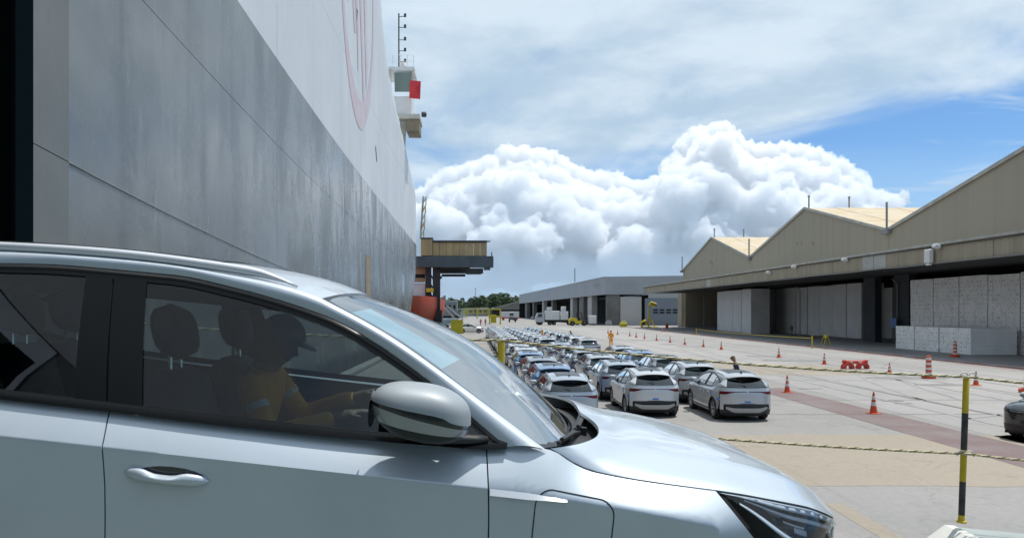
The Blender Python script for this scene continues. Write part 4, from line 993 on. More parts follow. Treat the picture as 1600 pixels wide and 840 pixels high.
mb = MB(); mb.add([(3.24, 2.1, 0), (3.53, 2.1, .24), (3.60, 2.1, .242), (3.33, 2.1, 0), (3.28, 2.42, 0), (3.55, 2.42, .24), (3.62, 2.42, .242)], [(0, 3, 2, 1), (1, 2, 6, 5), (0, 1, 5, 4)]); mb.build('flap_edge', 'ramp_edge_white', ramp)

def wpt(px, py, Y): return Vector(((px-745)*Y/1200, Y, EYE-(py-486)*Y/1200))
def hook(mb, p, r=.035, side=1):
    mb.tube([(p.x+side*(r*math.cos(a)-r), p.y, p.z+r*math.sin(a)) for a in [math.pi*1.25*k/12-.2 for k in range(13)]], .006, 6)
hookpts = []
for px, yt, yb, lab in ((1510, 588, 815, 'tall yellow and black banded rope post at the ramp corner'), (783, 531, 760, 'yellow rope post seen just above the silver hood'), (12, 484, 640, 'yellow rope post seen through the rear side window')):
    Y = 5.62; top = wpt(px, yt, Y); base = wpt(px-(8 if px > 1000 else 0), yb, Y)
    post = empty('rope_post', base, 0, lab, 'post', 'rope posts along the ramp'); ax = (top-base); L = ax.length
    post.rotation_euler = Vector((0, 0, 1)).rotation_difference(ax.normalized()).to_euler()
    n = 5; bands = [(0, .05, 1), (.05, .28, 0), (.28, .50, 1), (.50, .75, 0), (.75, 1.0, 1)] if px > 1000 else [(0, .2, 0), (.2, 1.0, 1)]
    for a, b, yel in bands:
        r_ = .0215 if px > 1000 else .026
        mb = MB(); mb.lathe([(r_, a*L), (r_, b*L-.0008)] if b < 1 else [(r_, a*L), (r_, L-.01), (r_*.6, L)], 14); mb.build('post_band', 'safety_yellow' if yel else 'safety_black', post, smooth=True, angle=40)
    mb = MB(); mb.lathe([(.034, 0), (.034, .012), (.024, .016), (.022, .04)], 14, (0, 0, -.002)); mb.build('post_foot', 'safety_yellow', post, smooth=True, angle=40)
    for hz in (L+.012, L*.475):
        mb = MB()
        for sd in (-1, 1):
            mb.tube([(sd*(.03-.03*math.cos(a)), -.022, hz+.04*math.sin(a)-.02) for a in [math.pi*k/10 for k in range(11)]], .005, 6)
        mb.build('rope_hook', 'ramp_edge_white', post, smooth=True)
    hookpts.append((top, base+ax*.475))
# twisted rope: three strands wound round each other
mat('rope_cream', (.58, .52, .36), .85); mat('rope_dark', (.17, .14, .07), .85); mat('rope_gold', (.50, .43, .24), .85)
def rope(a, b, sag, name, lab, r_=.0068, pitch=.11, parent=None):
    a, b = Vector(a), Vector(b); L = (b-a).length; n = int(L/pitch*10); t = (b-a).normalized(); s1 = t.cross(Vector((0, 0, 1))).normalized(); s2 = s1.cross(t)
    mb = MB()
    for k in range(3):
        mb.cm = k; pts = []
        for i in range(n+1):
            f = i/n; c = a.lerp(b, f)+Vector((0, 0, -sag*4*f*(1-f))); an = 2*math.pi*(f*L/pitch+k/3); pts.append(c+(s1*math.cos(an)+s2*math.sin(an))*r_*.62)
        mb.tube(pts, r_*.78, 5)
    o = mb.build(name, ['rope_cream', 'rope_gold', 'rope_dark'], None, smooth=True); return tag(o, lab, 'rope', 'twisted ropes between the ramp posts')
(t1, m1), (t2, m2), (t3, m3) = hookpts
f_ = Vector((0, -.03, 0))
rope(t2+f_, t1+f_, .035, 'upper_rope', 'upper twisted rope strung between the hood post and corner post')
rope(m2+f_, m1+f_, .03, 'lower_rope', 'lower twisted rope running behind the hood to the corner post')
rope(t3+f_, t2+f_, .05, 'upper_rope', 'upper twisted rope behind the silver car cabin')
rope(m3+f_, m2+f_, .05, 'lower_rope', 'lower twisted rope hidden behind the silver car doors')
rope(t1+f_, wpt(1920, 607, 5.62), .04, 'upper_rope', 'upper twisted rope leaving the corner post to the right')
rope(m1+f_, wpt(1920, 735, 5.62), .03, 'lower_rope', 'lower twisted rope leaving the corner post to the right')
rope(t3+f_, wpt(-600, 470, 5.62), .05, 'upper_rope', 'upper twisted rope leading towards the ship door')
# ---------------------------------------------------------------- people
mat('skin_brown', (.20, .11, .065), .55); mat('skin_tan', (.32, .19, .125), .55); mat('hair_black', (.01, .009, .008), .6)
mat('cloth_orange', (.85, .33, .02), .8, var=.15, vscale=12); mat('cloth_navy', (.02, .025, .06), .8); mat('cloth_grey', (.10, .11, .12), .85); mat('cloth_red', (.40, .04, .03), .8)
mat('reflective', (.55, .58, .60), .4); mat('cap_olive', (.10, .09, .05), .8); mat('boot', (.02, .018, .016), .8); mat('eye_white', (.6, .6, .6), .3)
def skin_mesh(name, verts, edges, rad, m, parent, root=0, sub=1):
    me = bpy.data.meshes.new(name); me.from_pydata([tuple(v) for v in verts], edges, []); o = bpy.data.objects.new(name, me); COL.objects.link(o)
    md = o.modifiers.new('skin', 'SKIN'); md.use_smooth_shade = True
    sv = me.skin_vertices[0].data
    for i, r_ in enumerate(rad): sv[i].radius = (r_, r_) if not isinstance(r_, tuple) else r_; sv[i].use_root = (i == root)
    if sub: sb = o.modifiers.new('sub', 'SUBSURF'); sb.levels = sub; sb.render_levels = sub
    dg = bpy.context.evaluated_depsgraph_get(); dg.update(); ev = o.evaluated_get(dg); nm = bpy.data.meshes.new_from_object(ev); bpy.data.objects.remove(o)
    nm.materials.clear(); nm.materials.append(MATS[m]); nm.polygons.foreach_set('use_smooth', [True]*len(nm.polygons)); nm.name = name
    q = bpy.data.objects.new(name, nm); link(q, parent); return q
def person(loc, rz, J, lab, skin='skin_tan', top='cloth_orange', legs='cloth_navy', hat=None, hatm='cap_olive', stripe=None, cat='person', grp=None, rot=None):
    """J: joint dictionary in the person's own frame, x forward, z up"""
    root = empty('person', loc, rz, lab, cat, grp)
    if rot is not None: root.rotation_euler = rot
    V = {k: Vector(v) for k, v in J.items()}
    vs, ed, rd, idx = [], [], [], {}
    def add(k, p, r_, par=None):
        idx[k] = len(vs); vs.append(p); rd.append(r_)
        if par is not None: ed.append((idx[par], idx[k]))
    add('pelvis', V['pelvis'], (.13, .10)); add('waist', V['pelvis'].lerp(V['chest'], .45), (.12, .09), 'pelvis'); add('chest', V['chest'], (.14, .105), 'waist'); add('neckb', V['chest'].lerp(V['neck'], .75), (.085, .075), 'chest'); add('neck', V['neck'], .055, 'neckb')
    hd = V['head']-V['neck']; add('jaw', V['neck']+hd*.55, (.078, .088), 'neck'); add('head', V['head'], (.098, .112), 'jaw'); add('crown', V['head']+hd.normalized()*.085, (.074, .086), 'head')
    for s_ in 'lr':
        add('sh'+s_, V['sh'+s_], .062, 'chest'); add('el'+s_, V['el'+s_], .042, 'sh'+s_); add('wr'+s_, V['ha'+s_].lerp(V['el'+s_], .1), .028, 'el'+s_)
        d = (V['ha'+s_]-V['el'+s_]).normalized(); sd = d.cross(Vector((0, 0, 1)))
        sd = sd.normalized() if sd.length > .1 else Vector((0, 1, 0)); dn = d.cross(sd)
        add('pm'+s_, V['ha'+s_]+d*.045, (.036, .018), 'wr'+s_)
        for q, (o_, l_) in enumerate(((-.027, .062), (-.009, .075), (.009, .07), (.027, .055))):
            add(f'f{q}a'+s_, V['ha'+s_]+d*.085+sd*o_, .0085, 'pm'+s_); add(f'f{q}b'+s_, V['ha'+s_]+d*(.085+l_*.6)+sd*o_+dn*.012, .008, f'f{q}a'+s_); add(f'f{q}c'+s_, V['ha'+s_]+d*(.085+l_*.85)+sd*o_+dn*.035, .007, f'f{q}b'+s_)
        add('tha'+s_, V['ha'+s_]+d*.03+sd*.045, .010, 'pm'+s_); add('thb'+s_, V['ha'+s_]+d*.07+sd*.06+dn*.015, .009, 'tha'+s_)
        add('hp'+s_, V['hp'+s_], .095, 'pelvis'); add('kn'+s_, V['kn'+s_], .060, 'hp'+s_); add('an'+s_, V['an'+s_], .040, 'kn'+s_); add('to'+s_, V['to'+s_], (.045, .03), 'an'+s_)
    body = skin_mesh('body', vs, ed, rd, skin, root, 0, 1)
    # clothes: the same limbs, a little fuller
    def cloth(nm, keys, grow, m, rootk):
        ii = {k: n for n, k in enumerate(keys)}; e2 = [(ii[a], ii[b]) for a, b in [(list(idx)[x], list(idx)[y]) for x, y in ed] if a in ii and b in ii]
        rr = [tuple(c+grow for c in rd[idx[k]]) if isinstance(rd[idx[k]], tuple) else rd[idx[k]]+grow for k in keys]
        return skin_mesh(nm, [vs[idx[k]] for k in keys], e2, rr, m, root, ii[rootk], 1)
    cloth('jacket', ['pelvis', 'waist', 'chest', 'neckb', 'shl', 'ell', 'wrl', 'shr', 'elr', 'wrr'], .016, top, 'pelvis')
    cloth('trousers', ['pelvis', 'hpl', 'knl', 'anl', 'hpr', 'knr', 'anr'], .014, legs, 'pelvis')
    fw = Vector((1, 0, 0)); fh = V.get('face', fw).normalized(); up = hd.normalized(); sdv = up.cross(fh).normalized(); fh = sdv.cross(up)
    Hc = V['head']+up*.02
    # face: nose, brow, ears, mouth
    mb = MB(); P = []
    nose_ = [Hc+fh*.070+up*.02, Hc+fh*.100-up*.022, Hc+fh*.072-up*.034]
    mb.tube(nose_, [.010, .015, .012], 6)
    for s_ in (-1, 1): mb.lathe([(0, -.01), (.028, -.004), (.024, .008), (0, .01)], 8, tuple(Hc+sdv*s_*.082))
    mb.build('nose_and_ears', skin, body, smooth=True)
    for s_ in (-1, 1):
        mb = MB(); mb.lathe([(0, -.008), (.010, 0), (0, .008)], 8, tuple(Hc+fh*.080+sdv*s_*.032+up*.012)); mb.build('eye', 'eye_white', body)
    mb = MB(); mb.tube([Hc+fh*.070-up*.058-sdv*.025, Hc+fh*.080-up*.06, Hc+fh*.070-up*.058+sdv*.025], .006, 5); mb.build('mouth', 'cloth_red', body)
    # hair, cap
    def dome(nm, m, r_, cut, par, sh=1.0):
        P = []
        for j in range(7):
            t = lerp(cut, 90, j/6); P.append([Hc+(fh*math.cos(a)*1.12+sdv*math.sin(a))*r_*math.cos(R(t))+up*(r_*sh*math.sin(R(t))+.02) for a in [2*math.pi*k/18 for k in range(18)]])
        mb = MB(); mb.grid(P, close_v=True); return mb.build(nm, m, par, smooth=True)
    dome('hair', 'hair_black', .094, 8, root, 1.05)
    if hat:
        h = dome('cap', hatm, .104, 14, root, 1.1); mb = MB()
        P = [[Hc+(fh*math.cos(a)*1.12+sdv*math.sin(a))*.103+up*.045, Hc+(fh*math.cos(a)*1.15+sdv*math.sin(a)*.95)*.155+up*.035] for a in [lerp(-1.0, 1.0, k/10) for k in range(11)]]; mb.grid(P); mb.build('cap_peak', hatm, h, smooth=True)
    if stripe:
        c = V['chest']; ax = (V['chest']-V['pelvis']).normalized()
        for s_ in 'lr':
            p = V['sh'+s_].lerp(V['el'+s_], .45); d = (V['el'+s_]-V['sh'+s_]).normalized(); mb = MB(); mb.tube([p-d*.016, p+d*.016], .060, 14, caps=False); mb.build('reflective_band', 'reflective', root, smooth=True)
    for s_ in 'lr':
        mb = MB(); d = V['to'+s_]-V['an'+s_]; mb.rbox(tuple(V['an'+s_]+d*.55+Vector((0, 0, -.01))), (abs(d.x)+.12, .10, .09), .03); mb.build('boot', 'boot', root)
    return root
def standing(h=1.72, lean=0., arm=0., stride=.0):
    k = h/1.72; s_ = math.sin(lean); c = math.cos(lean); f = lambda z: (s_*(z-.93), c*(z-.93)+.93)
    def P(x, y, z):
        if z > .93: dx, z2 = f(z); return ((x+dx)*k, y*k, z2*k)
        return (x*k, y*k, z*k)
    return dict(pelvis=P(0, 0, .95), chest=P(0, 0, 1.32), neck=P(0, 0, 1.50), head=P(.02, 0, 1.60), shl=P(0, .19, 1.42), shr=P(0, -.19, 1.42), ell=P(.03+arm*.1, .25, 1.14), elr=P(-.03+arm*.1, -.25, 1.14), hal=P(.10+arm*.3, .24, .90+arm*.25), har=P(.06+arm*.3, -.24, .90+arm*.25),
                hpl=P(0, .09, .90), hpr=P(0, -.09, .90), knl=P(.03+stride, .10, .49), knr=P(.02-stride, -.10, .49), anl=P(stride*1.6-.02, .10, .09), anr=P(-stride*1.9-.02, -.10, .09), tol=P(stride*1.6+.14, .11, .035), tor=P(-stride*1.9+.14, -.11, .035))
person((13.55, 77.5, 0), R(100), standing(1.72, .05, .3, .05), 'standing worker in orange overalls beside the right column of cars', top='cloth_orange', legs='cloth_orange', hat=True, hatm='cloth_orange')
person((6.9, 80.0, 0), R(200), standing(1.74, .1, .4), 'worker in orange half hidden between the far parked cars', top='cloth_orange', legs='cloth_orange', hat=True, hatm='cloth_orange')
person((9.9, 79.0, 0), R(180), standing(1.66, .35, .6), 'dark clothed worker stooping among the far parked cars', top='cloth_navy', legs='cloth_navy', hat=True, hatm='hair_black')
person((11.25, 33.0, 0), R(165), standing(1.74, .28, .7), 'person in navy with olive cap behind the nearest parked silver car', top='cloth_navy', legs='cloth_navy', hat=True)
x_, y_, _ = gp(1237, 527.5); person((x_, y_, .10), R(200), standing(1.75, .02, .2, .08), 'person in dark clothes walking before the shaded stacks', top='cloth_navy', legs='cloth_grey', stripe=True)
x_, y_, _ = gp(1384, 545); person((x_+1.5, y_, .10), R(190), standing(1.7), 'worker in orange by the left end of the low carton stacks', top='cloth_orange', legs='cloth_navy')
x_, y_, _ = gp(751, 508.5); person((x_, y_, 0), R(90), standing(1.72, 0, .1, .1), 'person in red walking on the quay, left of two', top='cloth_red', legs='cloth_red')
x_, y_, _ = gp(758.5, 508.0); person((x_, y_, 0), R(90), standing(1.78, 0, .1, -.1), 'person in dark red walking on the quay, right of two', top='cloth_red', legs='cloth_navy')
# the driver, at the wheel on the far side of the cabin (frame of the car)
D = dict(pelvis=(-1.080, .37, .66), chest=(-1.090, .37, 1.00), neck=(-1.035, .37, 1.145), head=(-1.000, .37, 1.235), shl=(-1.050, .55, 1.07), shr=(-1.070, .19, 1.06), ell=(-0.900, .58, .88), elr=(-0.940, .13, .84), hal=(-0.590, .52, 1.02), har=(-0.630, .22, .95),
         hpl=(-1.060, .46, .62), hpr=(-1.060, .28, .62), knl=(-0.550, .48, .70), knr=(-0.550, .26, .70), anl=(-0.250, .47, .36), anr=(-0.230, .28, .36), tol=(-0.090, .47, .34), tor=(-0.070, .28, .34), face=(1, -.05, -.12))
dp = person(HERO_LOC, 0, D, 'driver in orange jacket with grey bands at the wheel of the silver car', skin='skin_brown', top='cloth_orange', legs='cloth_navy', hat=True, hatm='hair_black', stripe=True, rot=(0, R(5.5), 0))
# ---------------------------------------------------------------- tan warehouse with canopy
mat('tan_wall', (.345, .305, .238), .85, var=.35, vscale=.35, vcol=(.285, .255, .20), bump=.14, bscale=2.2, stretch=(1, 3.5, .05), ramp=(.3, .75))
mat('tan_roof', (.46, .36, .22), .8, var=.3, vscale=.4, vcol=(.52, .45, .34))
mat('roof_edge', (.45, .44, .40), .7, var=.3, vscale=1)
mat('tan_fascia', (.325, .285, .215), .8, var=.4, vscale=.8, vcol=(.26, .228, .17), stretch=(1, 1, .15))
mat('fascia_patch', (.42, .42, .40), .7, var=.2, vscale=1)
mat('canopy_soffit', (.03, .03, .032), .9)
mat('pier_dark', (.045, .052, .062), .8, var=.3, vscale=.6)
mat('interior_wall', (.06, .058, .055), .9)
mat('pipe_grey', (.22, .22, .21), .6)
mat('carton', (.90, .90, .89), .75, var=.14, vscale=.7)
mat('carton_print', (.36, .36, .37), .8)
mat('wrap_white', (.66, .66, .65), .45, var=.15, vscale=.5)
mat('sign_blue', (.04, .13, .35), .5)
FX, WX = 36.5, 46.0
VAL, PK = EYE+8.97, EYE+14.3
BAY = 43.4; V0 = 85.8
th_ = empty('tan_warehouse', (WX, 106, 0), 0, 'tan gabled quay warehouse with a long canopy on the right', 'warehouse')
def wh(name, mb, m, **k):
    o = mb.build(name, m, th_, **k); o.location = (-WX, -106, 0); return o
DOORZ = 8.2
gables = [(V0-50, V0), (V0, V0+BAY), (V0+BAY, V0+2*BAY*.985)]
for y0, y1 in gables:
    yp = (y0+y1)/2
    mb = MB(); mb.poly([(WX, y0+.02, DOORZ), (WX, y1-.02, DOORZ), (WX, y1-.02, VAL), (WX, yp, PK), (WX, y0+.02, VAL)], .35, 0); wh('gable_wall', mb, 'tan_wall')
    for a, za, b, zb_ in ((y0, VAL, yp, PK), (yp, PK, y1, VAL)):
        # roof sheets, each its own strip running up the slope
        n = 14
        for k in range(n):
            xa, xb = WX-.12+k*4.2, WX-.12+(k+1)*4.2-.03
            q = MB(); dz = .035*(k % 2)
            q.add([(xa, a, za+.15+dz), (xb, a, za+.15+dz), (xb, b, zb_+.15+dz), (xa, b, zb_+.15+dz), (xa, a, za+.05), (xb, a, za+.05), (xb, b, zb_+.05), (xa, b, zb_+.05)], [(0, 1, 2, 3), (4, 7, 6, 5), (0, 4, 5, 1), (2, 6, 7, 3), (0, 3, 7, 4), (1, 5, 6, 2)]); wh('roof_sheet', q, 'tan_roof')
        q = MB(); q.bar((WX-.16, a, za+.12), (WX-.16, b, zb_+.12), .12, .34); wh('verge_trim', q, 'roof_edge')
    for dx in (0.4, 6.5, 30):
        q = MB(); q.tube([(WX+dx, yp+(.8 if dx > 1 else -.2), PK), (WX+dx, yp+(.8 if dx > 1 else -.2), PK+1.6)], .11, 6); q.lathe([(.16, 0), (.16, .25)], 8, (WX+dx, yp+(.8 if dx > 1 else -.2), PK+1.6)); wh('roof_vent_pipe', q, 'pipe_grey')
    q = MB(); q.tube([(WX-.2, y1, VAL), (WX-.2, y1, VAL+3.2)], .13, 6); q.box((WX-.2, y1, VAL-.1), (.6, 1.4, .5)); wh('valley_hopper', q, 'pipe_grey')
    for k in range(3):
        q = MB(); q.box((WX-.03, yp+rnd.uniform(-3, 3), PK-4-rnd.uniform(0, 2)), (.08, .5, .35)); wh('wall_vent', q, 'tan_fascia')
# piers between the doors
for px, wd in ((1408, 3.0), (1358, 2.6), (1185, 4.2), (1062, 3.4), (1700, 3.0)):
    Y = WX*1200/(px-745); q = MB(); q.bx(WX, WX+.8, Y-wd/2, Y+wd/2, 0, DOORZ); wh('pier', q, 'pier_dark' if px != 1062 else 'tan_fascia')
for px in (1402, 1100, 1250):
    Y = (WX-.12)*1200/(px-745); q = MB(); q.tube([(WX-.12, Y, 0), (WX-.12, Y, 6.6), (WX-.7, Y, 7.2)], .08, 6); wh('downpipe', q, 'pipe_grey')
q = MB(); q.bx(WX+.4, WX+58, V0-50, V0-50+.3, 0, VAL); wh('end_wall', q, 'tan_wall')
q = MB(); q.bx(WX+.4, WX+58, V0+2*BAY*.985-.3, V0+2*BAY*.985, 0, VAL); wh('end_wall', q, 'tan_wall')
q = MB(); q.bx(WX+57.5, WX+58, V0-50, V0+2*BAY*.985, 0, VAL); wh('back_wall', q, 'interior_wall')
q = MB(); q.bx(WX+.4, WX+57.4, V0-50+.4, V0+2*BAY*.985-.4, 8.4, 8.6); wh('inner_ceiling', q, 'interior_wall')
# canopy: roof slab, soffit, fascia of upright sheets, capping and lamps
CY0, CY1 = 44, 168
q = MB(); q.bx(FX+.12, WX-.01, CY0, CY1, EYE+4.95, EYE+5.15); wh('canopy_roof', q, 'roof_edge')
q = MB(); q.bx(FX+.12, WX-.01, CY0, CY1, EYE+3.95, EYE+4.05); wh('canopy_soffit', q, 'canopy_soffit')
y = CY0; i = 0
while y < CY1-.1:
    wdt = min(2.05, CY1-y); px = 745+1200*FX/(y+1)
    mm = 'fascia_patch' if (1352 < px < 1378 or 1107 < px < 1113) else 'tan_fascia'
    q = MB(); off = rnd.uniform(-.012, .012)
    # corrugated sheet
    P = []; nn = 9
    for j in range(nn):
        yy = y+.01+(wdt-.02)*j/(nn-1); cx_ = FX+off+(.03 if j % 2 else 0); P.append([(cx_, yy, EYE+3.87), (cx_, yy, EYE+5.22)])
    q.grid(P); wh('fascia_sheet', q, mm); y += wdt; i += 1
q = MB(); q.bx(FX-.14, FX+.3, CY0, CY1, EYE+5.225, EYE+5.42); wh('canopy_capping', q, 'roof_edge')
for px, dz in ((1457, 4.4), (1470, 5.0), (1245, 4.95), (1325, 4.95), (1205, 4.7)):
    Y = FX*1200/(px-745); q = MB()
    if px == 1457: q.rbox((FX-.3, Y, EYE+dz), (.35, .75, 1.1), .05); q.box((FX-.3, Y, EYE+dz-.65), (.2, .5, .15))
    else: q.rbox((FX-.35, Y, EYE+dz+.1), (.45, .55, .28), .05, Matrix.Rotation(R(20), 3, 'Y')); q.bar((FX-.3, Y, EYE+dz), (FX-.05, Y, EYE+dz+.2), .06)
    wh('flood_lamp', q, 'ship_white')
# conduit, gutter and cable runs along the fascia
for z_, r_, m_n in ((EYE+3.80, .05, 'pipe_grey'), (EYE+5.12, .035, 'gantry_line')):
    if m_n == 'gantry_line': mat('gantry_line', (.05, .05, .05), .7)
    q = MB(); q.tube([(FX-.08, lerp(CY0, CY1, k/40), z_+rnd.uniform(-.03, .03)) for k in range(41)], r_, 5); wh('conduit', q, m_n)
# raised floor under the canopy, with a worn red line along its kerb
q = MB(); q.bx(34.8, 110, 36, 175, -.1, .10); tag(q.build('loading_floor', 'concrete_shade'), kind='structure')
q = MB(); q.rbox((34.55, 105, .02), (.46, 140, .2), .03); tag(q.build('loading_kerb', 'kerb_red'), kind='structure')
sheet('worn_red_line', wpoly([(33.5, 36), (34.1, 36), (34.1, 172), (33.5, 172)], 20, .1), .008, 'kerb_red')

# ---------------------------------------------------------------- stacks of cartons
def carton_block(name, x0, x1, y0, y1, z0, z1, cy, cz, lab, grp, prints=True, m='carton'):
    """cartons stacked in a block: every carton a box with its own gaps; dark print on the fronts"""
    root = empty(name, ((x0+x1)/2, (y0+y1)/2, z0), 0, lab, 'cartons', grp)
    c = ((x0+x1)/2, (y0+y1)/2, z0)
    ny = max(1, round((y1-y0)/cy)); nz_ = max(1, round((z1-z0)/cz)); dy = (y1-y0)/ny; dz = (z1-z0)/nz_
    mb = MB(); pr = MB()
    for j in range(ny):
        for k in range(nz_):
            o = rnd.uniform(0, .05); g_ = .009
            ya, yb, za, zb2 = y0+j*dy+g_, y0+(j+1)*dy-g_, z0+k*dz+g_*.3, z0+(k+1)*dz-g_*.3
            mb.bx(x0+o-c[0], x1-c[0], ya-c[1], yb-c[1], za-c[2], zb2-c[2])
            if prints and rnd.random() < .72:
                yy = lerp(ya, yb, .5 + rnd.uniform(-.2, .2)); zz_ = lerp(za, zb2, .62)
                pr.bx(x0+o-.004-c[0], x0+o-c[0]-.0005, yy-dy*(w2 := rnd.uniform(.07, .24))-c[1], yy+dy*w2-c[1], zz_-dz*(h2 := rnd.uniform(.05, .13))-c[2], zz_+dz*h2-c[2])
    o = mb.build('carton_layers', m, root); o['kind'] = 'stuff'
    if prints: o = pr.build('carton_print', 'carton_print', root); o['kind'] = 'stuff'
    return root
# low row standing out on the floor
yy = 62.7
names = ['nearest', 'middle', 'farthest']
for i, (a, b) in enumerate(((62.7, 66.9), (67.1, 70.7), (70.85, 73.9))):
    carton_block('carton_stack', 40.3, 44.1, a, b, .10, 2.25, .52, .36, f'low white carton stack at the kerb, {names[i]} of the front row', 'low carton stacks under the canopy')
yy = 47.0; i = 0
nm = ['first', 'second', 'third', 'fourth', 'fifth', 'sixth', 'seventh', 'eighth']
while yy < 75.5:
    carton_block('carton_stack', 44.5, 47.3, yy, yy+3.85, .10, 6.85+rnd.uniform(-.12, .08), .55, .40, f'tall white carton stack behind the low row, {nm[i]} from the right', 'tall carton stacks by the warehouse door'); yy += 4.0; i += 1
def pallet_wall(x, y0, y1, z1, n, lab0, grp, dx=3.0, m='wrap_white'):
    w_ = (y1-y0)/n
    for i in range(n):
        mb = MB(); r_ = rnd.uniform(-.1, .1); mb.rbox((0, 0, z1/2), (dx, w_-.14, z1+rnd.uniform(-.1, .1)), .08)
        for z in (z1*.33, z1*.66): mb.bx(-dx/2-.02, dx/2, -w_/2+.05, w_/2-.05, z-.02, z+.02)
        o = mb.build('wrapped_bale_stack', m, None, loc=(x+dx/2+r_, y0+w_*(i+.5), .10)); tag(o, f'{lab0}, {nm[i]} from the right', 'bale stack', grp)
pallet_wall(43.5, 43.5*1200/(1174-745), 43.5*1200/(1120-745), 7.1, 4, 'pale wrapped stack in the middle doorway', 'pale stacks in the middle doorway')
pallet_wall(49.5, 49.5*1200/(1346-745), 49.5*1200/(1197-745), 7.2, 8, 'shaded wrapped stack inside the warehouse', 'shaded stacks inside the warehouse')
pallet_wall(52.5, 52.5*1200/(1395-745), 52.5*1200/(1368-745), 6.6, 1, 'lone shaded wrapped stack between the dark piers', 'shaded stack between the piers')

# ---------------------------------------------------------------- grey warehouse farther along
mat('grey_clad', (.34, .36, .38), .6, var=.15, vscale=.2, vcol=(.30, .32, .345))
mat('grey_shutter', (.17, .20, .235), .6)
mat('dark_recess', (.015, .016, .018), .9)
mat('pier_grey', (.17, .165, .155), .85, var=.3, vscale=.4)
mat('panel_pale', (.42, .41, .39), .8)
gh = empty('grey_warehouse', (33.2, 199, 0), 0, 'long grey clad warehouse with a deep covered front, beyond the tan one', 'warehouse')
def gw(name, mb, m):
    o = mb.build(name, m, gh); o.location = (-33.2, -199, 0); return o
def GX(y): return 33.2-.0392*(y-199)
ZT, ZB = EYE+8.95, EYE+4.35
n = 24
for i in range(n):
    y0, y1 = lerp(199, 434, i/n), lerp(199, 434, (i+1)/n)
    mb = MB(); o = .02*(i % 2); mb.add([(GX(y0)-o, y0+.03, ZB), (GX(y1)-o, y1-.03, ZB), (GX(y1)-o, y1-.03, ZT+.4*i/n), (GX(y0)-o, y0+.03, ZT+.4*i/n), (GX(y0)+.3, y0+.03, ZB), (GX(y1)+.3, y1-.03, ZB), (GX(y1)+.3, y1-.03, ZT), (GX(y0)+.3, y0+.03, ZT)], [(0, 1, 2, 3), (0, 4, 5, 1), (0, 3, 7, 4), (1, 5, 6, 2)]); gw('cladding_panel', mb, 'grey_clad')
mb = MB(); mb.add([(33.2, 199, ZB), (90, 199, ZB), (90, 199, EYE+9.7), (33.2, 199, ZT)], [(0, 1, 2, 3)]); gw('end_cladding', mb, 'grey_clad')
mb = MB(); mb.add([(33, 199.1, ZT), (90, 199.1, EYE+9.7), (80, 434, EYE+9.7), (24, 434, ZT+.4)], [(0, 1, 2, 3)]); gw('roof', mb, 'grey_clad')
mb = MB(); mb.bx(44.5, 90, 199.05, 199.3, 0, ZB+.02); gw('end_wall_lower', mb, 'panel_pale')
mb = MB(); mb.bx(43.5, 52, 198.6, 198.95, 0, 7.0); gw('roller_door', mb, 'grey_shutter')
for k in range(4):
    for z in (3.1, 3.8):
        mb = MB(); mb.bx(45.6+k*1.7, 46.8+k*1.7, 198.5, 198.58, z, z+.4); gw('door_pane', mb, 'dark_recess')
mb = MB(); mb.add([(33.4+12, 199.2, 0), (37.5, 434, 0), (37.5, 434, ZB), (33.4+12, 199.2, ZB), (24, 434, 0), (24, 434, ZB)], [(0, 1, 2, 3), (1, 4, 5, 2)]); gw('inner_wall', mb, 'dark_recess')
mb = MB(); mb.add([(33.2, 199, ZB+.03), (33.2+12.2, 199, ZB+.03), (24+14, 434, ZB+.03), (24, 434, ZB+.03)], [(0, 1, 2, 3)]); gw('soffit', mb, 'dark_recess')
for px, wd, m in ((958, 3.2, 'pier_grey'), (985, 5.5, 'panel_pale'), (918, 4, 'panel_pale'), (905, 5, 'pier_grey'), (890, 3, 'panel_pale'), (860, 3, 'pier_grey'), (846, 3, 'panel_pale'), (831, 4, 'pier_grey'), (820, 8, 'pier_grey')):
    t = (px-745)/1200; y = (33.2+7.8)/(t+.0392) if px < 945 else 200.2; x = GX(y) if px < 945 else t*200
    mb = MB()
    if px < 945: mb.bx(x+.6, x+2.2, y-wd, y+wd, 0, ZB)
    else: mb.bx(x-wd/2, x+wd/2, 199.3, 202, 0, ZB if px < 970 else ZB-.6)
    gw('pier', mb, m)
mb = MB(); mb.tube([(30, 235, ZT), (30, 235, ZT+4.2)], .12, 6); gw('roof_antenna', mb, 'dark_steel')
for i, z in enumerate((0, 1)):
    mb = MB(); 
    for k in range(3): mb.bx(GX(214)-.06, GX(214)-.02, 206+k*3+i*1.0, 206.5+k*3+i*1.0, EYE+6.6+.5*z, EYE+7.4+.3*z)
    gw('wall_lettering', mb, 'panel_pale')
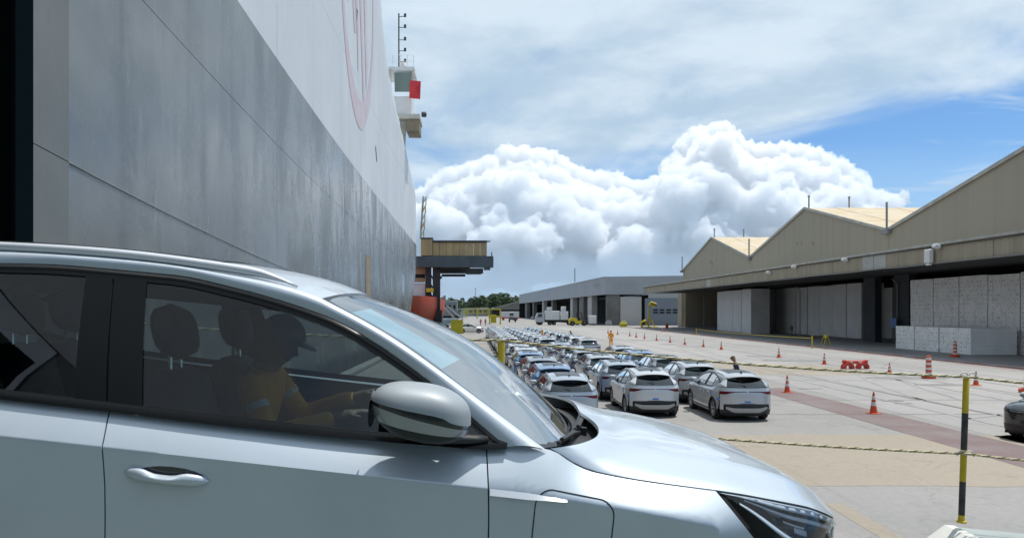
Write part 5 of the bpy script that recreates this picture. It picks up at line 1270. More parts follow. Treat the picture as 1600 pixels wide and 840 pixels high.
# brownish shed and other low buildings at the far end of the quay
mat('shed_roof', (.20, .19, .17), .9, var=.3, vscale=.1); mat('far_wall', (.33, .33, .31), .9, var=.3, vscale=.1); mat('far_white', (.55, .56, .55), .8)
def far_shed(name, x0, x1, y0, y1, zw, zr, lab, mw='far_wall', mr='shed_roof', wins=0):
    r_ = empty(name, ((x0+x1)/2, (y0+y1)/2, 0), 0, lab, 'building'); cx_, cy_ = (x0+x1)/2, (y0+y1)/2
    mb = MB(); mb.bx(x0-cx_, x1-cx_, y0-cy_, y1-cy_, 0, zw); mb.build('wall', mw, r_)
    mb = MB(); mb.add([(x0-cx_-.5, y0-cy_-.5, zw+.02), (x1-cx_+.5, y0-cy_-.5, zw+(zr-zw)*.9), (x1-cx_+.5, y1-cy_, zw+(zr-zw)*.9), (x0-cx_-.5, y1-cy_, zw+.02), (x0-cx_-.5, y0-cy_-.5, zw-.5), (x1-cx_+.5, y0-cy_-.5, zw-.5)], [(0, 1, 2, 3), (4, 5, 1, 0)]); mb.build('roof', mr, r_)
    for k in range(wins):
        mb = MB(); xx = lerp(x0, x1, (k+.5)/wins)-cx_; mb.bx(xx-.8, xx+.8, y0-cy_-.12, y0-cy_-.02, zw*.5, zw*.75); mb.build('window', 'dark_recess', r_)
    return r_
far_shed('brown_shed', 9.5, 30, 470, 560, 5.2, 11.5, 'brownish low shed with sloping roof at the end of the grey warehouse', wins=4, mw='dark_recess')
far_shed('concrete_block', -27, -15.5, 600, 620, 11.5, 12, 'pale concrete block below the far trees, near the gantry', wins=3, mr='far_white')
far_shed('white_roofed_shed', -13.5, 8, 560, 590, 5.6, 6.6, 'long white roofed shed in front of the far trees', mr='far_white', wins=6)
far_shed('small_white_hut', -10, -7.6, 480, 484, 3.6, 4.2, 'small white hut before the long white roofed shed', mw='far_white', mr='far_white')
mb = MB(); mb.tube([(0, 0, 0), (0, 0, 19)], [.25, .12], 6); mb.bar((-.8, 0, 19), (.8, 0, 19), .2); tag(mb.build('light_mast', 'dark_steel', None, loc=(-1.0, 520, 0)), 'thin dark light mast rising over the far trees', 'mast')

# ---------------------------------------------------------------- far wood
mat('leaf_a', (.06, .095, .04), .8); mat('leaf_b', (.085, .12, .05), .8); mat('leaf_c', (.045, .07, .035), .8); mat('bark', (.12, .10, .08), .9)
wood = MB(); rw = random.Random(11)
def wood_tree(x, y, h, r_, base):
    wood.cm = 3; wood.tube([(x, y, base), (x+rw.uniform(-.4, .4), y, base+h*.6)], [.35, .18], 5, caps=False)
    for k in range(90):
        a, t = rw.uniform(0, 2*math.pi), rw.random(); rad = r_*(math.sin(math.pi*(.12+.83*t))**.7)*rw.uniform(.4, 1.05)
        c = Vector((x+rad*math.cos(a), y+rad*math.sin(a), base+h*(.32+.68*t))); s_ = rw.uniform(.35, .95)*r_*.30
        wood.cm = rw.choice((0, 0, 1, 2)); n_ = Vector((rw.gauss(0, 1), rw.gauss(0, 1), rw.gauss(0, 1)+.5)).normalized(); e1 = n_.orthogonal().normalized(); e2 = n_.cross(e1)
        pts = [c+(e1*math.cos(t_)+e2*math.sin(t_))*s_*rw.uniform(.6, 1.1) for t_ in [2*math.pi*q/5+rw.uniform(-.3, .3) for q in range(5)]]
        wood.add([tuple(p) for p in pts]+[tuple(c+n_*s_*.45)], [(0, 1, 5), (1, 2, 5), (2, 3, 5), (3, 4, 5), (4, 0, 5)])
for i in range(150):
    y = rw.uniform(720, 800); px = rw.uniform(655, 828); x = (px-745)*y/1200
    hgt = 14.5+2.5*math.sin(px*.05)+rw.uniform(-3, 3)
    if px > 795: hgt *= .9
    if px < 690: hgt *= .9
    wood_tree(x, y, hgt, rw.uniform(3.5, 5.2), 2.)
for i in range(40):
    y = rw.uniform(610, 690); px = rw.uniform(690, 770); wood_tree((px-745)*y/1200, y, rw.uniform(3.5, 6.5), rw.uniform(2.5, 4), 0)
for i in range(60):
    y = rw.uniform(800, 900); x = rw.uniform(60, 700); wood_tree(x, y, rw.uniform(12, 18), rw.uniform(4, 6), 0)
o = wood.build('far_wood', ['leaf_a', 'leaf_b', 'leaf_c', 'bark']); tag(o, 'dark green wood on the horizon beyond the quay', 'wood', kind='stuff')
hb = MB(); P = [[(lerp(-160, 900, i/30), yy_, zz_) for yy_, zz_ in ((700, 0), (760, 2.5+1.5*math.sin(i)), (900, 5))] for i in range(31)]; hb.grid(P); tag(hb.build('far_bank', 'leaf_c'), kind='structure')
# ---------------------------------------------------------------- red bulk carrier with its gantry, ahead of the car carrier
mat('ship_red', (.46, .055, .018), .6, var=.35, vscale=.25, vcol=(.36, .06, .03))
mat('boot_top', (.42, .30, .27), .8, var=.5, vscale=.4, vcol=(.30, .17, .13))
mat('gantry_tan', (.44, .33, .16), .75, var=.45, vscale=.5, vcol=(.33, .25, .14), stretch=(1, 1, .2))
mat('gantry_grey', (.075, .10, .115), .6, var=.3, vscale=.4)
mat('gantry_dark', (.028, .030, .033), .7)
mat('hi_yellow', (.58, .47, .02), .5, var=.2, vscale=1)
mat('mast_red', (.42, .30, .14), .7)
bulk = empty('bulk_carrier', (-16, 200, 0), 0, 'red hulled cargo ship moored beyond the car carrier', 'ship')
def bk(name, mb, m, **k):
    o = mb.build(name, m, bulk, **k); o.location = (16, -200, 0); return o
P = []
for i in range(15):
    t = i/14; y = lerp(188, 250, t**1.4); w_ = lerp(.2, 1, min(1, t*2.2)**.55); row = []
    for z in [-4, -1.2, .6, 2.4, 4.2, 6.0, 7.4]:
        fl = lerp(.80, 1.0, sst((z+3)/8)); xr = -18+7.6*w_*fl; row.append((xr, y-(6*t0 if (t0 := (1-t)*sst((z+2)/10)) else 0), z))
    P.append(row)
PL = [[(-36-q[0], q[1], q[2]) for q in r_] for r_ in P]
mb = MB(); mb.grid([list(r_[2:]) for r_ in P]); mb.grid([list(r_[2:]) for r_ in PL]); mb.grid([[a[-1], b[-1]] for a, b in zip(P, PL)]); mb.grid([[P[0][j], PL[0][j]] for j in range(2, 7)]); bk('hull', mb, 'ship_red', smooth=True, angle=40)
mb = MB(); mb.grid([list(r_[:3]) for r_ in P]); mb.grid([list(r_[:3]) for r_ in PL]); mb.grid([[P[0][j], PL[0][j]] for j in range(0, 3)]); bk('boot_topping', mb, 'boot_top', smooth=True)
mb = MB(); mb.bx(-17.6, -13.4, 206, 212, 7.4, 11.0); bk('deck_house', mb, 'ship_white')
gan = empty('gantry_crane', (-11.5, 205, 0), 0, 'dark grey ship gantry with tan machinery housing jutting over the quay', 'crane')
def gn(name, mb, m, **k):
    o = mb.build(name, m, gan, **k); o.location = (11.5, -205, 0); return o
def gbox(px0, px1, py0, py1, y0, y1):
    mb = MB(); a = wpt(px0, py1, y0); b = wpt(px1, py0, y0); mb.bx(a.x, b.x, y0, y1, a.z, b.z); return mb
gn('main_beam', gbox(645, 771, 400, 417, 203, 207), 'gantry_grey'); gn('beam_tip', gbox(756, 766, 416, 421, 203.2, 206.8), 'gantry_grey')
for i in range(8): gn('housing_panel', gbox(676+i*10.6+.2, 676+(i+1)*10.6-.2, 378.5, 399.6, 203.5+.06*(i % 2), 206.5), 'gantry_tan')
gn('housing_roof', gbox(675, 761, 375.5, 378.3, 203.2, 206.8), 'gantry_dark'); gn('machine_cabin', gbox(657.5, 675.5, 373, 399, 203, 207.5), 'gantry_tan'); gn('cabin_roof', gbox(657, 676, 371, 372.9, 202.8, 207.7), 'gantry_dark')
gn('lower_beam', gbox(680, 755, 419, 426.5, 209, 212), 'gantry_grey'); gn('lower_beam_tip', gbox(728, 752, 424, 428, 209.2, 211.8), 'gantry_grey')
gn('trolley', gbox(684, 734, 416.5, 420, 205, 209), 'gantry_dark'); gn('trolley_arm', gbox(690, 727, 428, 431.5, 207, 209), 'gantry_dark')
mb = MB(); mb.bar(wpt(690, 432, 208), wpt(684, 437, 208), .7); gn('arm_elbow', mb, 'gantry_dark')
for px0, px1 in ((664.5, 673.5), (676, 687.5)): gn('leg', gbox(px0, px1, 417, 502, 205, 207), 'gantry_dark')
mb = MB()
for k in range(5):
    a = wpt(671, 425+k*15, 206); b = wpt(679, 440+k*15, 206); mb.bar(a, b, .35); 
gn('leg_bracing', mb, 'gantry_dark')
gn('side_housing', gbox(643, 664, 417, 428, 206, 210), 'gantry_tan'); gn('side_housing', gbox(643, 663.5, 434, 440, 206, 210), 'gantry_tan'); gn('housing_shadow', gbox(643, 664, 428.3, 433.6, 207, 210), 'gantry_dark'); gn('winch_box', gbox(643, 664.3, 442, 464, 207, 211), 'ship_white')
gn('operator_cab', gbox(666, 677, 450, 456, 202.6, 204.6), 'hi_yellow'); gn('bogie', gbox(676, 690, 484, 503, 204, 208), 'gantry_dark')
mb = MB(); mb.bar(wpt(768, 400, 205), wpt(768.5, 394, 205), .25); mb.bar(wpt(757, 377, 205), wpt(766, 377, 205), .3); gn('tip_rail', mb, 'gantry_dark')
mast = empty('derrick_mast', tuple(wpt(659, 372, 214)), 0, 'slender tan and cream derrick mast above the gantry', 'mast')
mz = wpt(659, 372, 214)
for i in range(5):
    a, b = wpt(657+i*.9, 372-i*13, 214)-mz, wpt(657+(i+1)*.9, 372-(i+1)*13, 214)-mz
    mb = MB(); mb.bar(a, b, .5); mb.bar(a+Vector((.9, 0, 0)), b+Vector((.7, 0, 0)), .3); mb.bar(a, b+Vector((.8, 0, 0)), .25); mb.build('mast_section', 'mast_red' if i % 2 else 'ship_cream', mast)
# mooring ropes and chute leaning by the bow
mat('moor_rope', (.30, .20, .17), .9)
for i, (a, b) in enumerate((((641, 496), (705, 513)), ((650, 500), (706, 515)))):
    mb = MB(); p, q = wpt(*a, 150), wpt(*b, 128); mb.tube([p, p.lerp(q, .5)+Vector((0, 0, -.4)), q], .10, 6); tag(mb.build('mooring_rope', 'moor_rope'), f'{"upper" if i == 0 else "lower"} mooring rope slanting down from the red ship to the quay', 'rope')
mb = MB(); mb.bar(wpt(694, 480, 235), wpt(712, 499, 235), 1.4, .5); mb.bar(wpt(699, 478, 235), wpt(724, 499, 235), 1.2, .4); tag(mb.build('gangway', 'far_white'), 'pale gangway leaning from the red ship to the quay', 'gangway')
for i, (px, py) in enumerate(((696, 506), (699, 514))):
    mb = MB(); p = wpt(px, py, 4380/(py-486) if py > 500 else 150); mb.lathe([(.5, 0), (.35, .15), (.3, .6), (.55, .7), (.55, .85), (0, .95)], 12); o = mb.build('mooring_bollard', 'gantry_dark' if i else 'hi_yellow', None, loc=(max(p.x, QX+1.2), p.y, 0), smooth=True, angle=40); tag(o, ['yellow', 'dark'][i]+' mooring bollard on the quay edge by the red bow', 'bollard')

# ---------------------------------------------------------------- cars: hero on the ramp, then the parked lot
hero = empty('silver_crossover', HERO_LOC, 0, 'large silver crossover crossing the foreground on the ramp', 'car'); hero.rotation_euler = (0, R(5.5), 0)
build_car(hero, True); build_interior(hero, True)

proto = empty('parked_car', (0, 0, 0), R(90))
tmp = list(hero.children)
SKIP = ('steering_wheel', 'dash_screen', 'rear_view_mirror', 'paper_sheet', 'rear_seat', 'headliner', 'charging_flap_gap', 'front_seat')
def copy_tree(o, parent, skip=()):
    c = o.copy(); COL.objects.link(c); c.parent = parent
    for ch in o.children: copy_tree(ch, c)
    return c
for ch in tmp:
    if ch.name.split('.')[0] in SKIP: continue
    copy_tree(ch, proto)
# transit stickers and film on the delivered cars
def sticker(nm, m, pts, par):
    mb = MB(); mb.add(pts, [(0, 1, 2, 3)]); return mb.build(nm, m, par)
sticker('transit_sticker', 'sticker_blue', [(-3.088, .10, .635), (-3.088, -.10, .635), (-3.088, -.10, .685), (-3.088, .10, .685)], proto)
for sg in (1, -1):
    mb = MB(); mb.grid([[BP(x, z, sg, .004) for z in (.70, .76)] for x in (-2.80, -2.75, -2.68)]); mb.build('transit_sticker', 'sticker_blue', proto)
    mb = MB(); mb.grid([[BP(x, z, sg, .004) for z in (.80, .87, .94)] for x in (-2.16, -2.10, -2.04)]); mb.build('transit_sticker', 'sticker_blue', proto)
    mb = MB(); mb.grid([[BP(x, z, sg, .004) for z in (.80, .86, .93)] for x in (-1.28, -1.24)]); mb.build('door_film', 'film_white', proto)
def paint_tree(o, m):
    if o.type == 'MESH':
        for s_, dm in zip(o.material_slots, o.data.materials):
            if dm and dm.name == 'silver_paint': s_.link = 'OBJECT'; s_.material = MATS[m]
    for c in o.children: paint_tree(c, m)
def join_tree(root):
    """all parts of the car as one mesh, for the cars too far off to show their parts"""
    mb = MB(); ms = []
    def rec(o):
        if o.type == 'MESH':
            me = o.data; mm = me.materials[0].name
            if mm not in ms: ms.append(mm)
            mb.cm = ms.index(mm); mb.add([tuple(v.co) for v in me.vertices], [tuple(p.vertices) for p in me.polygons])
        for c in o.children: rec(c)
    for c in root.children: rec(c)
    o = mb.build('parked_car', ms, None, smooth=True, angle=40); return o
far_proto = join_tree(proto)
rc = random.Random(5)
colname = ['left', 'middle', 'right']; ordn = ['first', 'second', 'third', 'fourth', 'fifth', 'sixth', 'seventh', 'eighth', 'ninth', 'tenth', 'eleventh', 'twelfth']
paints = {'silver': 'silver_parked', 'grey': 'grey_paint', 'blue': 'blue_paint', 'white': 'white_paint_car', 'black': 'black_paint'}
near_cols = [['silver', 'blue', 'grey', 'blue', 'silver', 'silver'], ['silver', 'silver', 'silver', 'grey', 'silver', 'silver'], ['silver', 'silver', 'grey', 'blue', 'silver']]
near_pos = [(2.95, 24.1), (6.1, 26.2), (8.95, 25.3)]
used = [False]
def colX(ci, y): return near_pos[ci][0] - (.010, .019, .017)[ci]*(y-25)
for ci in range(3):
    y = near_pos[ci][1]
    for ri, cn in enumerate(near_cols[ci]):
        lab = f'{cn} parked crossover, {ordn[ri]} from the camera in the {colname[ci]} column'
        x = colX(ci, y)+rc.uniform(-.06, .06); pm = rc.choice(['silver_parked', 'silver_pale', 'silver_blue']) if cn == 'silver' else paints[cn]
        if not used[0]: o = proto; used[0] = True
        else: o = copy_tree(proto, None)
        o.location = (x, y+3.075, 0); o.rotation_euler = (0, 0, R(90)+rc.uniform(-.012, .02)); paint_tree(o, pm)
        tag(o, lab, 'car', 'crossovers parked in columns on the quay'); y += 4.72+rc.uniform(0, .12)
first = True
for ci in range(3):
    y = (60.5, 59.0, 57.5)[ci]
    for ri in range(10):
        cn = rc.choice(['silver']*7+['white', 'grey']); x = colX(ci, y)-.25*ci*(y-57)/45+rc.uniform(-.05, .05)
        if first: o = far_proto; first = False
        else: o = far_proto.copy(); COL.objects.link(o)
        o.location = (x, y+3.075, 0); o.rotation_euler = (0, 0, R(91)+rc.uniform(-.01, .01)); paint_tree(o, paints[cn])
        tag(o, f'{cn} parked crossover, {ordn[ri]} in the {colname[ci]} column of the farther block', 'car', 'crossovers parked in the farther block'); y += 4.72+rc.uniform(0, .15)
# black crossover entering on the right, white one crossing far off, dark one behind the yellow box
def big_car(name, loc, rz, paint, lab, full=True):
    if full:
        r_ = empty(name, loc, rz, lab, 'car')
        for ch in tmp:
            if ch.name.split('.')[0] not in SKIP: copy_tree(ch, r_)
        paint_tree(r_, paint); return r_
    o = far_proto.copy(); o.name = name; COL.objects.link(o); o.location = loc; o.rotation_euler = (0, 0, rz)
    for k in list(o.keys()): del o[k]
    paint_tree(o, paint); return tag(o, lab, 'car')
bc = big_car('black_crossover', (16.55, 21.9, 0), R(203), 'black_paint', 'glossy black crossover cut off by the right edge of the view')
mb = MB(); mb.grid([[BP(x, z, 1, .006) for z in (.70, .745)] for x in (1.02, 1.08, 1.14, 1.19)]); mb.build('transit_sticker', 'sticker_blue', bc)
big_car('white_car', (-.2, 128.5, 0), R(2), 'white_paint_car', 'white car standing side-on by the yellow box on the quay', False)
big_car('dark_car', (-3.3, 150, 0), R(90), 'black_paint', 'dark car behind the yellow box near the quay edge', False)

# ---------------------------------------------------------------- cones, drums, barrier
mat('cone_orange', (.62, .085, .02), .55, var=.25, vscale=5); mat('cone_white', (.68, .66, .62), .6, var=.25, vscale=9); mat('cone_dark', (.05, .02, .015), .8)
cone_meshes = {}
def make_cone(loc, lab, h=.75, grp='traffic cones across the yard'):
    r_ = empty('traffic_cone', loc, rc.uniform(0, 3), lab, 'cone', grp)
    def part(nm, m, build, smooth=True):
        k = (nm, m, round(h, 2))
        if k not in cone_meshes:
            mb = MB(); build(mb); o = mb.build(nm.split('#')[0], m, r_, smooth=smooth, angle=40); cone_meshes[k] = o.data
        else: o = bpy.data.objects.new(nm.split('#')[0], cone_meshes[k]); link(o, r_)
    rad = lambda t: lerp(.135, .028, t)
    part('cone_base', 'cone_orange', lambda mb: mb.rbox((0, 0, .02), (.38, .38, .04), .012), False)
    for i, (a, b, m) in enumerate(((.05, .38, 'cone_orange'), (.38, .56, 'cone_white'), (.56, .68, 'cone_orange'), (.68, .84, 'cone_white'), (.84, 1.0, 'cone_orange'))):
        part(f'cone_sleeve#{i}', m, lambda mb, a=a, b=b: mb.lathe([(rad(a), a*h), (rad(b), b*h)] if b < 1 else [(rad(a), a*h), (rad(.99), .99*h), (.018, h)], 16))
    part('cone_tip', 'cone_dark', lambda mb: mb.lathe([(.022, h), (.018, h+.025), (0, h+.03)], 10))
row = [(950, 520.5), (965, 522.7), (984, 525), (994, 527), (1007, 529), (1026, 532), (1047, 535), (1070, 538.5), (1099, 542), (1127, 546), (1217, 558.5), (1288, 569)]
for i, (px, py) in enumerate(row):
    make_cone(gp(px, py), f'orange traffic cone, {ordn[i]} from the far end of the long row')
make_cone(gp(1230, 613), 'orange and white cone just right of the nearest parked silver car')
make_cone(gp(1365, 646), 'nearest orange and white cone beside the red paving strip', .76)
make_cone(gp(1390, 584), 'pale banded cone between the red barrier and the striped drum', .62)
make_cone(gp(1525, 602), 'orange cone just right of the banded rope post', .68)
make_cone(gp(1035, 518), 'orange cone at the kerb near the yellow stand')
def drum(loc, lab, h):
    r_ = empty('striped_delineator', loc, 0, lab, 'delineator', 'striped delineator drums')
    mb = MB(); mb.lathe([(.34, 0), (.36, .05), (.36, .16), (.30, .20), (.17, .22)], 18); mb.build('drum_base', 'cone_orange', r_, smooth=True, angle=40)
    n = 7
    for i in range(n):
        a, b = lerp(.22, h-.08, i/n), lerp(.22, h-.08, (i+1)/n); mb = MB(); mb.lathe([(.155-.02*i/n, a), (.155-.02*(i+1)/n, b)], 16); mb.build('drum_band', 'cone_orange' if i % 2 else 'cone_white', r_, smooth=True, angle=40)
    mb = MB(); mb.lathe([(.135, h-.08), (.12, h-.02), (.05, h), (.05, h+.05), (0, h+.06)], 14); mb.build('drum_cap', 'cone_orange', r_, smooth=True, angle=40)
drum(gp(1451, 591), 'striped orange and white delineator drum out on the yard', 1.22)
x_, y_, _ = gp(1492, 559.5); drum((x_, y_, .10) if x_ > 34.8 else (x_, y_, 0), 'striped delineator drum in front of the low carton stack', 1.22)
drum(gp(1606, 613), 'orange base of a delineator cut by the right edge', 1.1)
# red plastic barrier with two arched feet
x_, y_, _ = gp(1336, 576); sc = 1200/y_
mat('barrier_red', (.55, .05, .025), .5, var=.2, vscale=3)
bar = empty('red_barrier', (x_, y_, 0), R(6), 'low red plastic road barrier with two arched feet', 'barrier')
for s_ in (-1, 1):
    P = []
    for i in range(17):
        a = math.pi*i/16; P.append([(s_*.50+.36*math.cos(a), d, .42*math.sin(a)**.8+.02) for d in (-.2, .2)]); 
    P2 = [[(s_*.50+.20*math.cos(math.pi*i/16), d, .26*math.sin(math.pi*i/16)**.8+.02) for d in (-.2, .2)] for i in range(17)]
    mb = MB(); mb.grid(P); mb.grid(P2); mb.grid([[a[0], b[0]] for a, b in zip(P, P2)]); mb.grid([[a[1], b[1]] for a, b in zip(P, P2)]); mb.build('barrier_foot', 'barrier_red', bar, smooth=True, angle=40)
    mb = MB(); mb.rbox((s_*.72, 0, .48), (.22, .22, .22), .05); mb.build('barrier_end', 'barrier_red', bar)
mb = MB(); mb.rbox((0, 0, .44), (1.35, .16, .2), .04); mb.build('barrier_beam', 'barrier_red', bar)
for sx in (-.3, .3):
    mb = MB(); mb.bx(sx-.12, sx+.12, -.086, -.083, .38, .50); mb.build('reflective_patch', 'cone_white', bar)
# small yellow posts and a folding barrier under the canopy edge
for i, (px, py, h) in enumerate(((1269, 544, 1.25), (1088, 523.5, 1.05))):
    x_, y_, _ = gp(px, py); mb = MB(); mb.lathe([(.13, 0), (.13, .03), (.06, .05), (.06, h-.05), (.04, h), (0, h)], 12); tag(mb.build('guard_post', 'hi_yellow', None, loc=(x_, y_, .0), smooth=True, angle=40), ['yellow guard post before the shaded stacks', 'short yellow guard post near the middle doorway'][i], 'post')
x_, y_, _ = gp(1290, 541); fb = empty('folding_barrier', (x_, y_, .1), R(80), 'yellow folding barrier on the canopy floor', 'barrier')
for s_ in (-1, 1):
    mb = MB(); mb.bar((s_*.65, -.35, 0), (s_*.5, 0, 1.15), .06); mb.bar((s_*.65, .35, 0), (s_*.5, 0, 1.15), .06); mb.build('leg', 'hi_yellow', fb)
mb = MB(); mb.bx(-.6, .6, -.03, .03, .8, 1.1); mb.build('board', 'hi_yellow', fb)
# chain line along the kerb
mb = MB(); a, b = Vector((*gp(1269, 544)[:2], 1.0)), Vector((*gp(1088, 523.5)[:2], .9)); mb.tube([a.lerp(b, k/10)+Vector((0, 0, -.5*(k/10)*(1-k/10))) for k in range(11)], .02, 5); tag(mb.build('barrier_chain', 'hi_yellow'), 'thin yellow chain between the two guard posts', 'chain')

# ---------------------------------------------------------------- yellow stand, truck, forklift, tractor and other far gear
x_, y_, _ = gp(1017, 512); ys = empty('yellow_jib_stand', (x_, y_, 0), 0, 'tall yellow jib stand with lamp head at the corner of the canopy', 'jib')
mb = MB(); mb.tube([(-.5, 0, 0), (-.5, 0, 4.6), (-.3, 0, 5.2), (.3, 0, 5.4)], .17, 8); mb.build('mast', 'hi_yellow', ys, smooth=True)
mb = MB(); mb.tube([(.9, 0, 0), (.2, 0, 1.6), (-.4, 0, 2.4)], .14, 8); mb.build('brace', 'hi_yellow', ys, smooth=True)
mb = MB(); mb.rbox((.5, 0, 5.2), (1.5, .8, .9), .2, Matrix.Rotation(R(20), 3, 'Y')); mb.build('head', 'hi_yellow', ys)
mb = MB(); mb.rbox((0, 0, .15), (3.0, 1.6, .3), .05); mb.build('base', 'hi_yellow', ys)
mb = MB(); mb.tube([(-1.9, 0, .0), (-2.2, 0, 1.1), (-1.3, 0, 1.6), (-.8, 0, .9)], .28, 8); mb.build('hopper_frame', 'hi_yellow', ys, smooth=True)
def wheel_small(r_, w_, loc, par, m='tyre'):
    mb = MB(); mb.lathe([(.35*r_, -w_/2), (.9*r_, -w_/2), (r_, -w_*.3), (r_, w_*.3), (.9*r_, w_/2), (.35*r_, w_/2)], 18, axis='y'); o = mb.build('wheel', m, par, smooth=True, angle=50); o.location = loc
    mb = MB(); mb.lathe([(0, -w_*.52), (.5*r_, -w_*.48), (.5*r_, w_*.48), (0, w_*.52)], 12, axis='y'); h = mb.build('hub', 'pipe_grey', o)
# truck: cab facing left, flatbed with pale loads
x_, y_, _ = gp(870, 507.5)
tr = empty('flatbed_truck', (x_, y_, 0), 0, 'grey cabbed flatbed truck loaded with white crates beside the grey warehouse', 'truck')
mat('cab_grey', (.36, .39, .41), .4, coat=.5)
mb = MB(); mb.add([(-5.6, -1.2, .8), (-5.7, -1.2, 2.0), (-5.2, -1.2, 3.2), (-3.4, -1.2, 3.3), (-3.4, -1.2, .8)]+[(-5.6, 1.2, .8), (-5.7, 1.2, 2.0), (-5.2, 1.2, 3.2), (-3.4, 1.2, 3.3), (-3.4, 1.2, .8)], [(0, 1, 2, 3, 4), (9, 8, 7, 6, 5), (0, 5, 6, 1), (1, 6, 7, 2), (2, 7, 8, 3), (3, 8, 9, 4)]); mb.build('cab', 'cab_grey', tr)
mb = MB(); mb.add([(-5.25, -1.21, 2.1), (-4.95, -1.21, 3.0), (-4.0, -1.21, 3.0), (-4.0, -1.21, 2.1)], [(0, 1, 2, 3)]); mb.build('side_window', 'lamp_dark', tr)
mb = MB(); mb.bx(-3.3, 6.2, -1.2, 1.2, 1.15, 1.35); mb.build('bed', 'gantry_dark', tr)
mb = MB(); mb.bx(-3.3, 6.1, -.5, .5, .75, 1.14); mb.build('chassis', 'gantry_dark', tr)
for xx, r_ in ((-4.6, .95), (-1.9, .5), (-.8, .5), (3.2, .5), (4.3, .5), (5.4, .5)):
    for sy in (-1, 1): wheel_small(r_, .35, (xx, sy*1.0, r_), tr)
for i, (a, b, z0, z1, l) in enumerate(((-3.2, .6, 1.36, 3.75, 'large white crate on the front of the flatbed truck'), (.9, 2.9, 1.36, 3.6, 'white crate in the middle of the flatbed truck'), (-2.6, -1.4, 3.76, 4.7, 'small white crate atop the large crate on the truck'), (1.2, 2.3, 3.61, 4.9, 'small pale crate atop the middle crate on the truck'))):
    mb = MB(); mb.rbox((0, 0, (z1-z0)/2), (b-a, 2.2, z1-z0), .05); mb.bx(-(b-a)/2-.02, (b-a)/2+.02, -1.13, 1.13, (z1-z0)*.48, (z1-z0)*.52); tag(mb.build('white_crate', 'wrap_white', None, loc=(x_+(a+b)/2, y_, z0)), l, 'crate', 'crates on the flatbed truck')
# forklift facing right
x_, y_, _ = gp(905, 508.5); fk = empty('yellow_forklift', (x_, y_, 0), 0, 'heavy yellow forklift lifting a pale board by the warehouse', 'forklift')
mb = MB(); mb.add([(-2.6, -.9, .5), (-2.7, -.9, 1.5), (-2.2, -.9, 2.0), (-.8, -.9, 2.0), (-.5, -.9, 1.3), (1.7, -.9, 1.2), (1.7, -.9, .5)]+[(-2.6, .9, .5), (-2.7, .9, 1.5), (-2.2, .9, 2.0), (-.8, .9, 2.0), (-.5, .9, 1.3), (1.7, .9, 1.2), (1.7, .9, .5)], [(0, 1, 2, 3, 4, 5, 6), (13, 12, 11, 10, 9, 8, 7)]+[(i, (i+1) % 7, 7+(i+1) % 7, 7+i) for i in range(7)]); mb.build('body', 'hi_yellow', fk)
for a, b in (((-.7, 2.0), (-.5, 3.3)), ((.9, 1.2), (.5, 3.3))):
    for sy in (-.8, .8): mb = MB(); mb.bar((a[0], sy, a[1]), (b[0], sy, b[1]), .12); mb.build('cab_post', 'gantry_dark', fk)
mb = MB(); mb.bx(-.7, .7, -.9, .9, 3.25, 3.4); mb.build('cab_roof', 'gantry_dark', fk)
mb = MB(); mb.rbox((-.1, 0, 1.75), (.6, .8, .9), .1); mb.build('seat', 'gantry_dark', fk)
for sy in (-.5, .5): mb = MB(); mb.bx(1.75, 2.05, sy-.12, sy+.12, .2, 3.9); mb.build('mast_rail', 'gantry_dark', fk)
for sy in (-.5, .5): mb = MB(); mb.bx(2.05, 3.9, sy-.1, sy+.1, .45, .55); mb.build('fork', 'gantry_dark', fk)
for xx, r_ in ((-1.8, .62), (1.2, .72)):
    for sy in (-.85, .85): wheel_small(r_, .4, (xx, sy, r_), fk)
mb = MB(); mb.rbox((0, 0, 1.0), (1.9, 2.4, 2.0), .05); tag(mb.build('pale_crate', 'wrap_white', None, loc=(x_+3.2, y_, .56)), 'pale crate held on the forks of the yellow forklift', 'crate')
# tractor unit seen from the front, white and red trailer behind
x_, y_, _ = gp(800.5, 503); tu = empty('terminal_tractor', (x_, y_, 0), 0, 'dark terminal tractor facing the camera at the far end of the quay', 'tractor')
mb = MB(); mb.rbox((0, 0, 1.25), (2.2, 3.5, .9), .1); mb.build('body', 'gantry_grey', tu)
mb = MB(); mb.rbox((-.3, -.6, 2.5), (1.5, 1.6, 1.6), .12); mb.build('cab', 'cab_grey', tu)
mb = MB(); mb.bx(-.95, .35, -1.43, -1.41, 2.3, 3.1); mb.build('windscreen', 'lamp_dark', tu)
for sx in (-1, 1):
    for sy in (-1.1, 1.2):
        mb = MB(); mb.lathe([(.2, -.2), (.55, -.2), (.6, 0), (.55, .2), (.2, .2)], 14, (sx*1.0, sy, .6), 'x'); mb.build('wheel', 'tyre', tu, smooth=True)
x_, y_, _ = gp(796, 500); tl_ = empty('white_trailer', (x_, 310, 0), 0, 'white box trailer with a red lower band, beyond the tractor', 'trailer')
mb = MB(); mb.rbox((0, 0, 2.4), (7.4, 2.5, 2.3), .05); mb.build('box', 'far_white', tl_)
mb = MB(); mb.bx(-3.7, 3.7, -1.28, -1.26, .75, 1.2); mb.bx(-3.6, 3.6, -1.2, 1.2, .8, 1.22); mb.build('skirt', 'flag_red', tl_)
for xx in (-2.6, 1.6, 2.7): wheel_small(.45, .3, (xx, -1.0, .45), tl_); wheel_small(.45, .3, (xx, 1.0, .45), tl_)
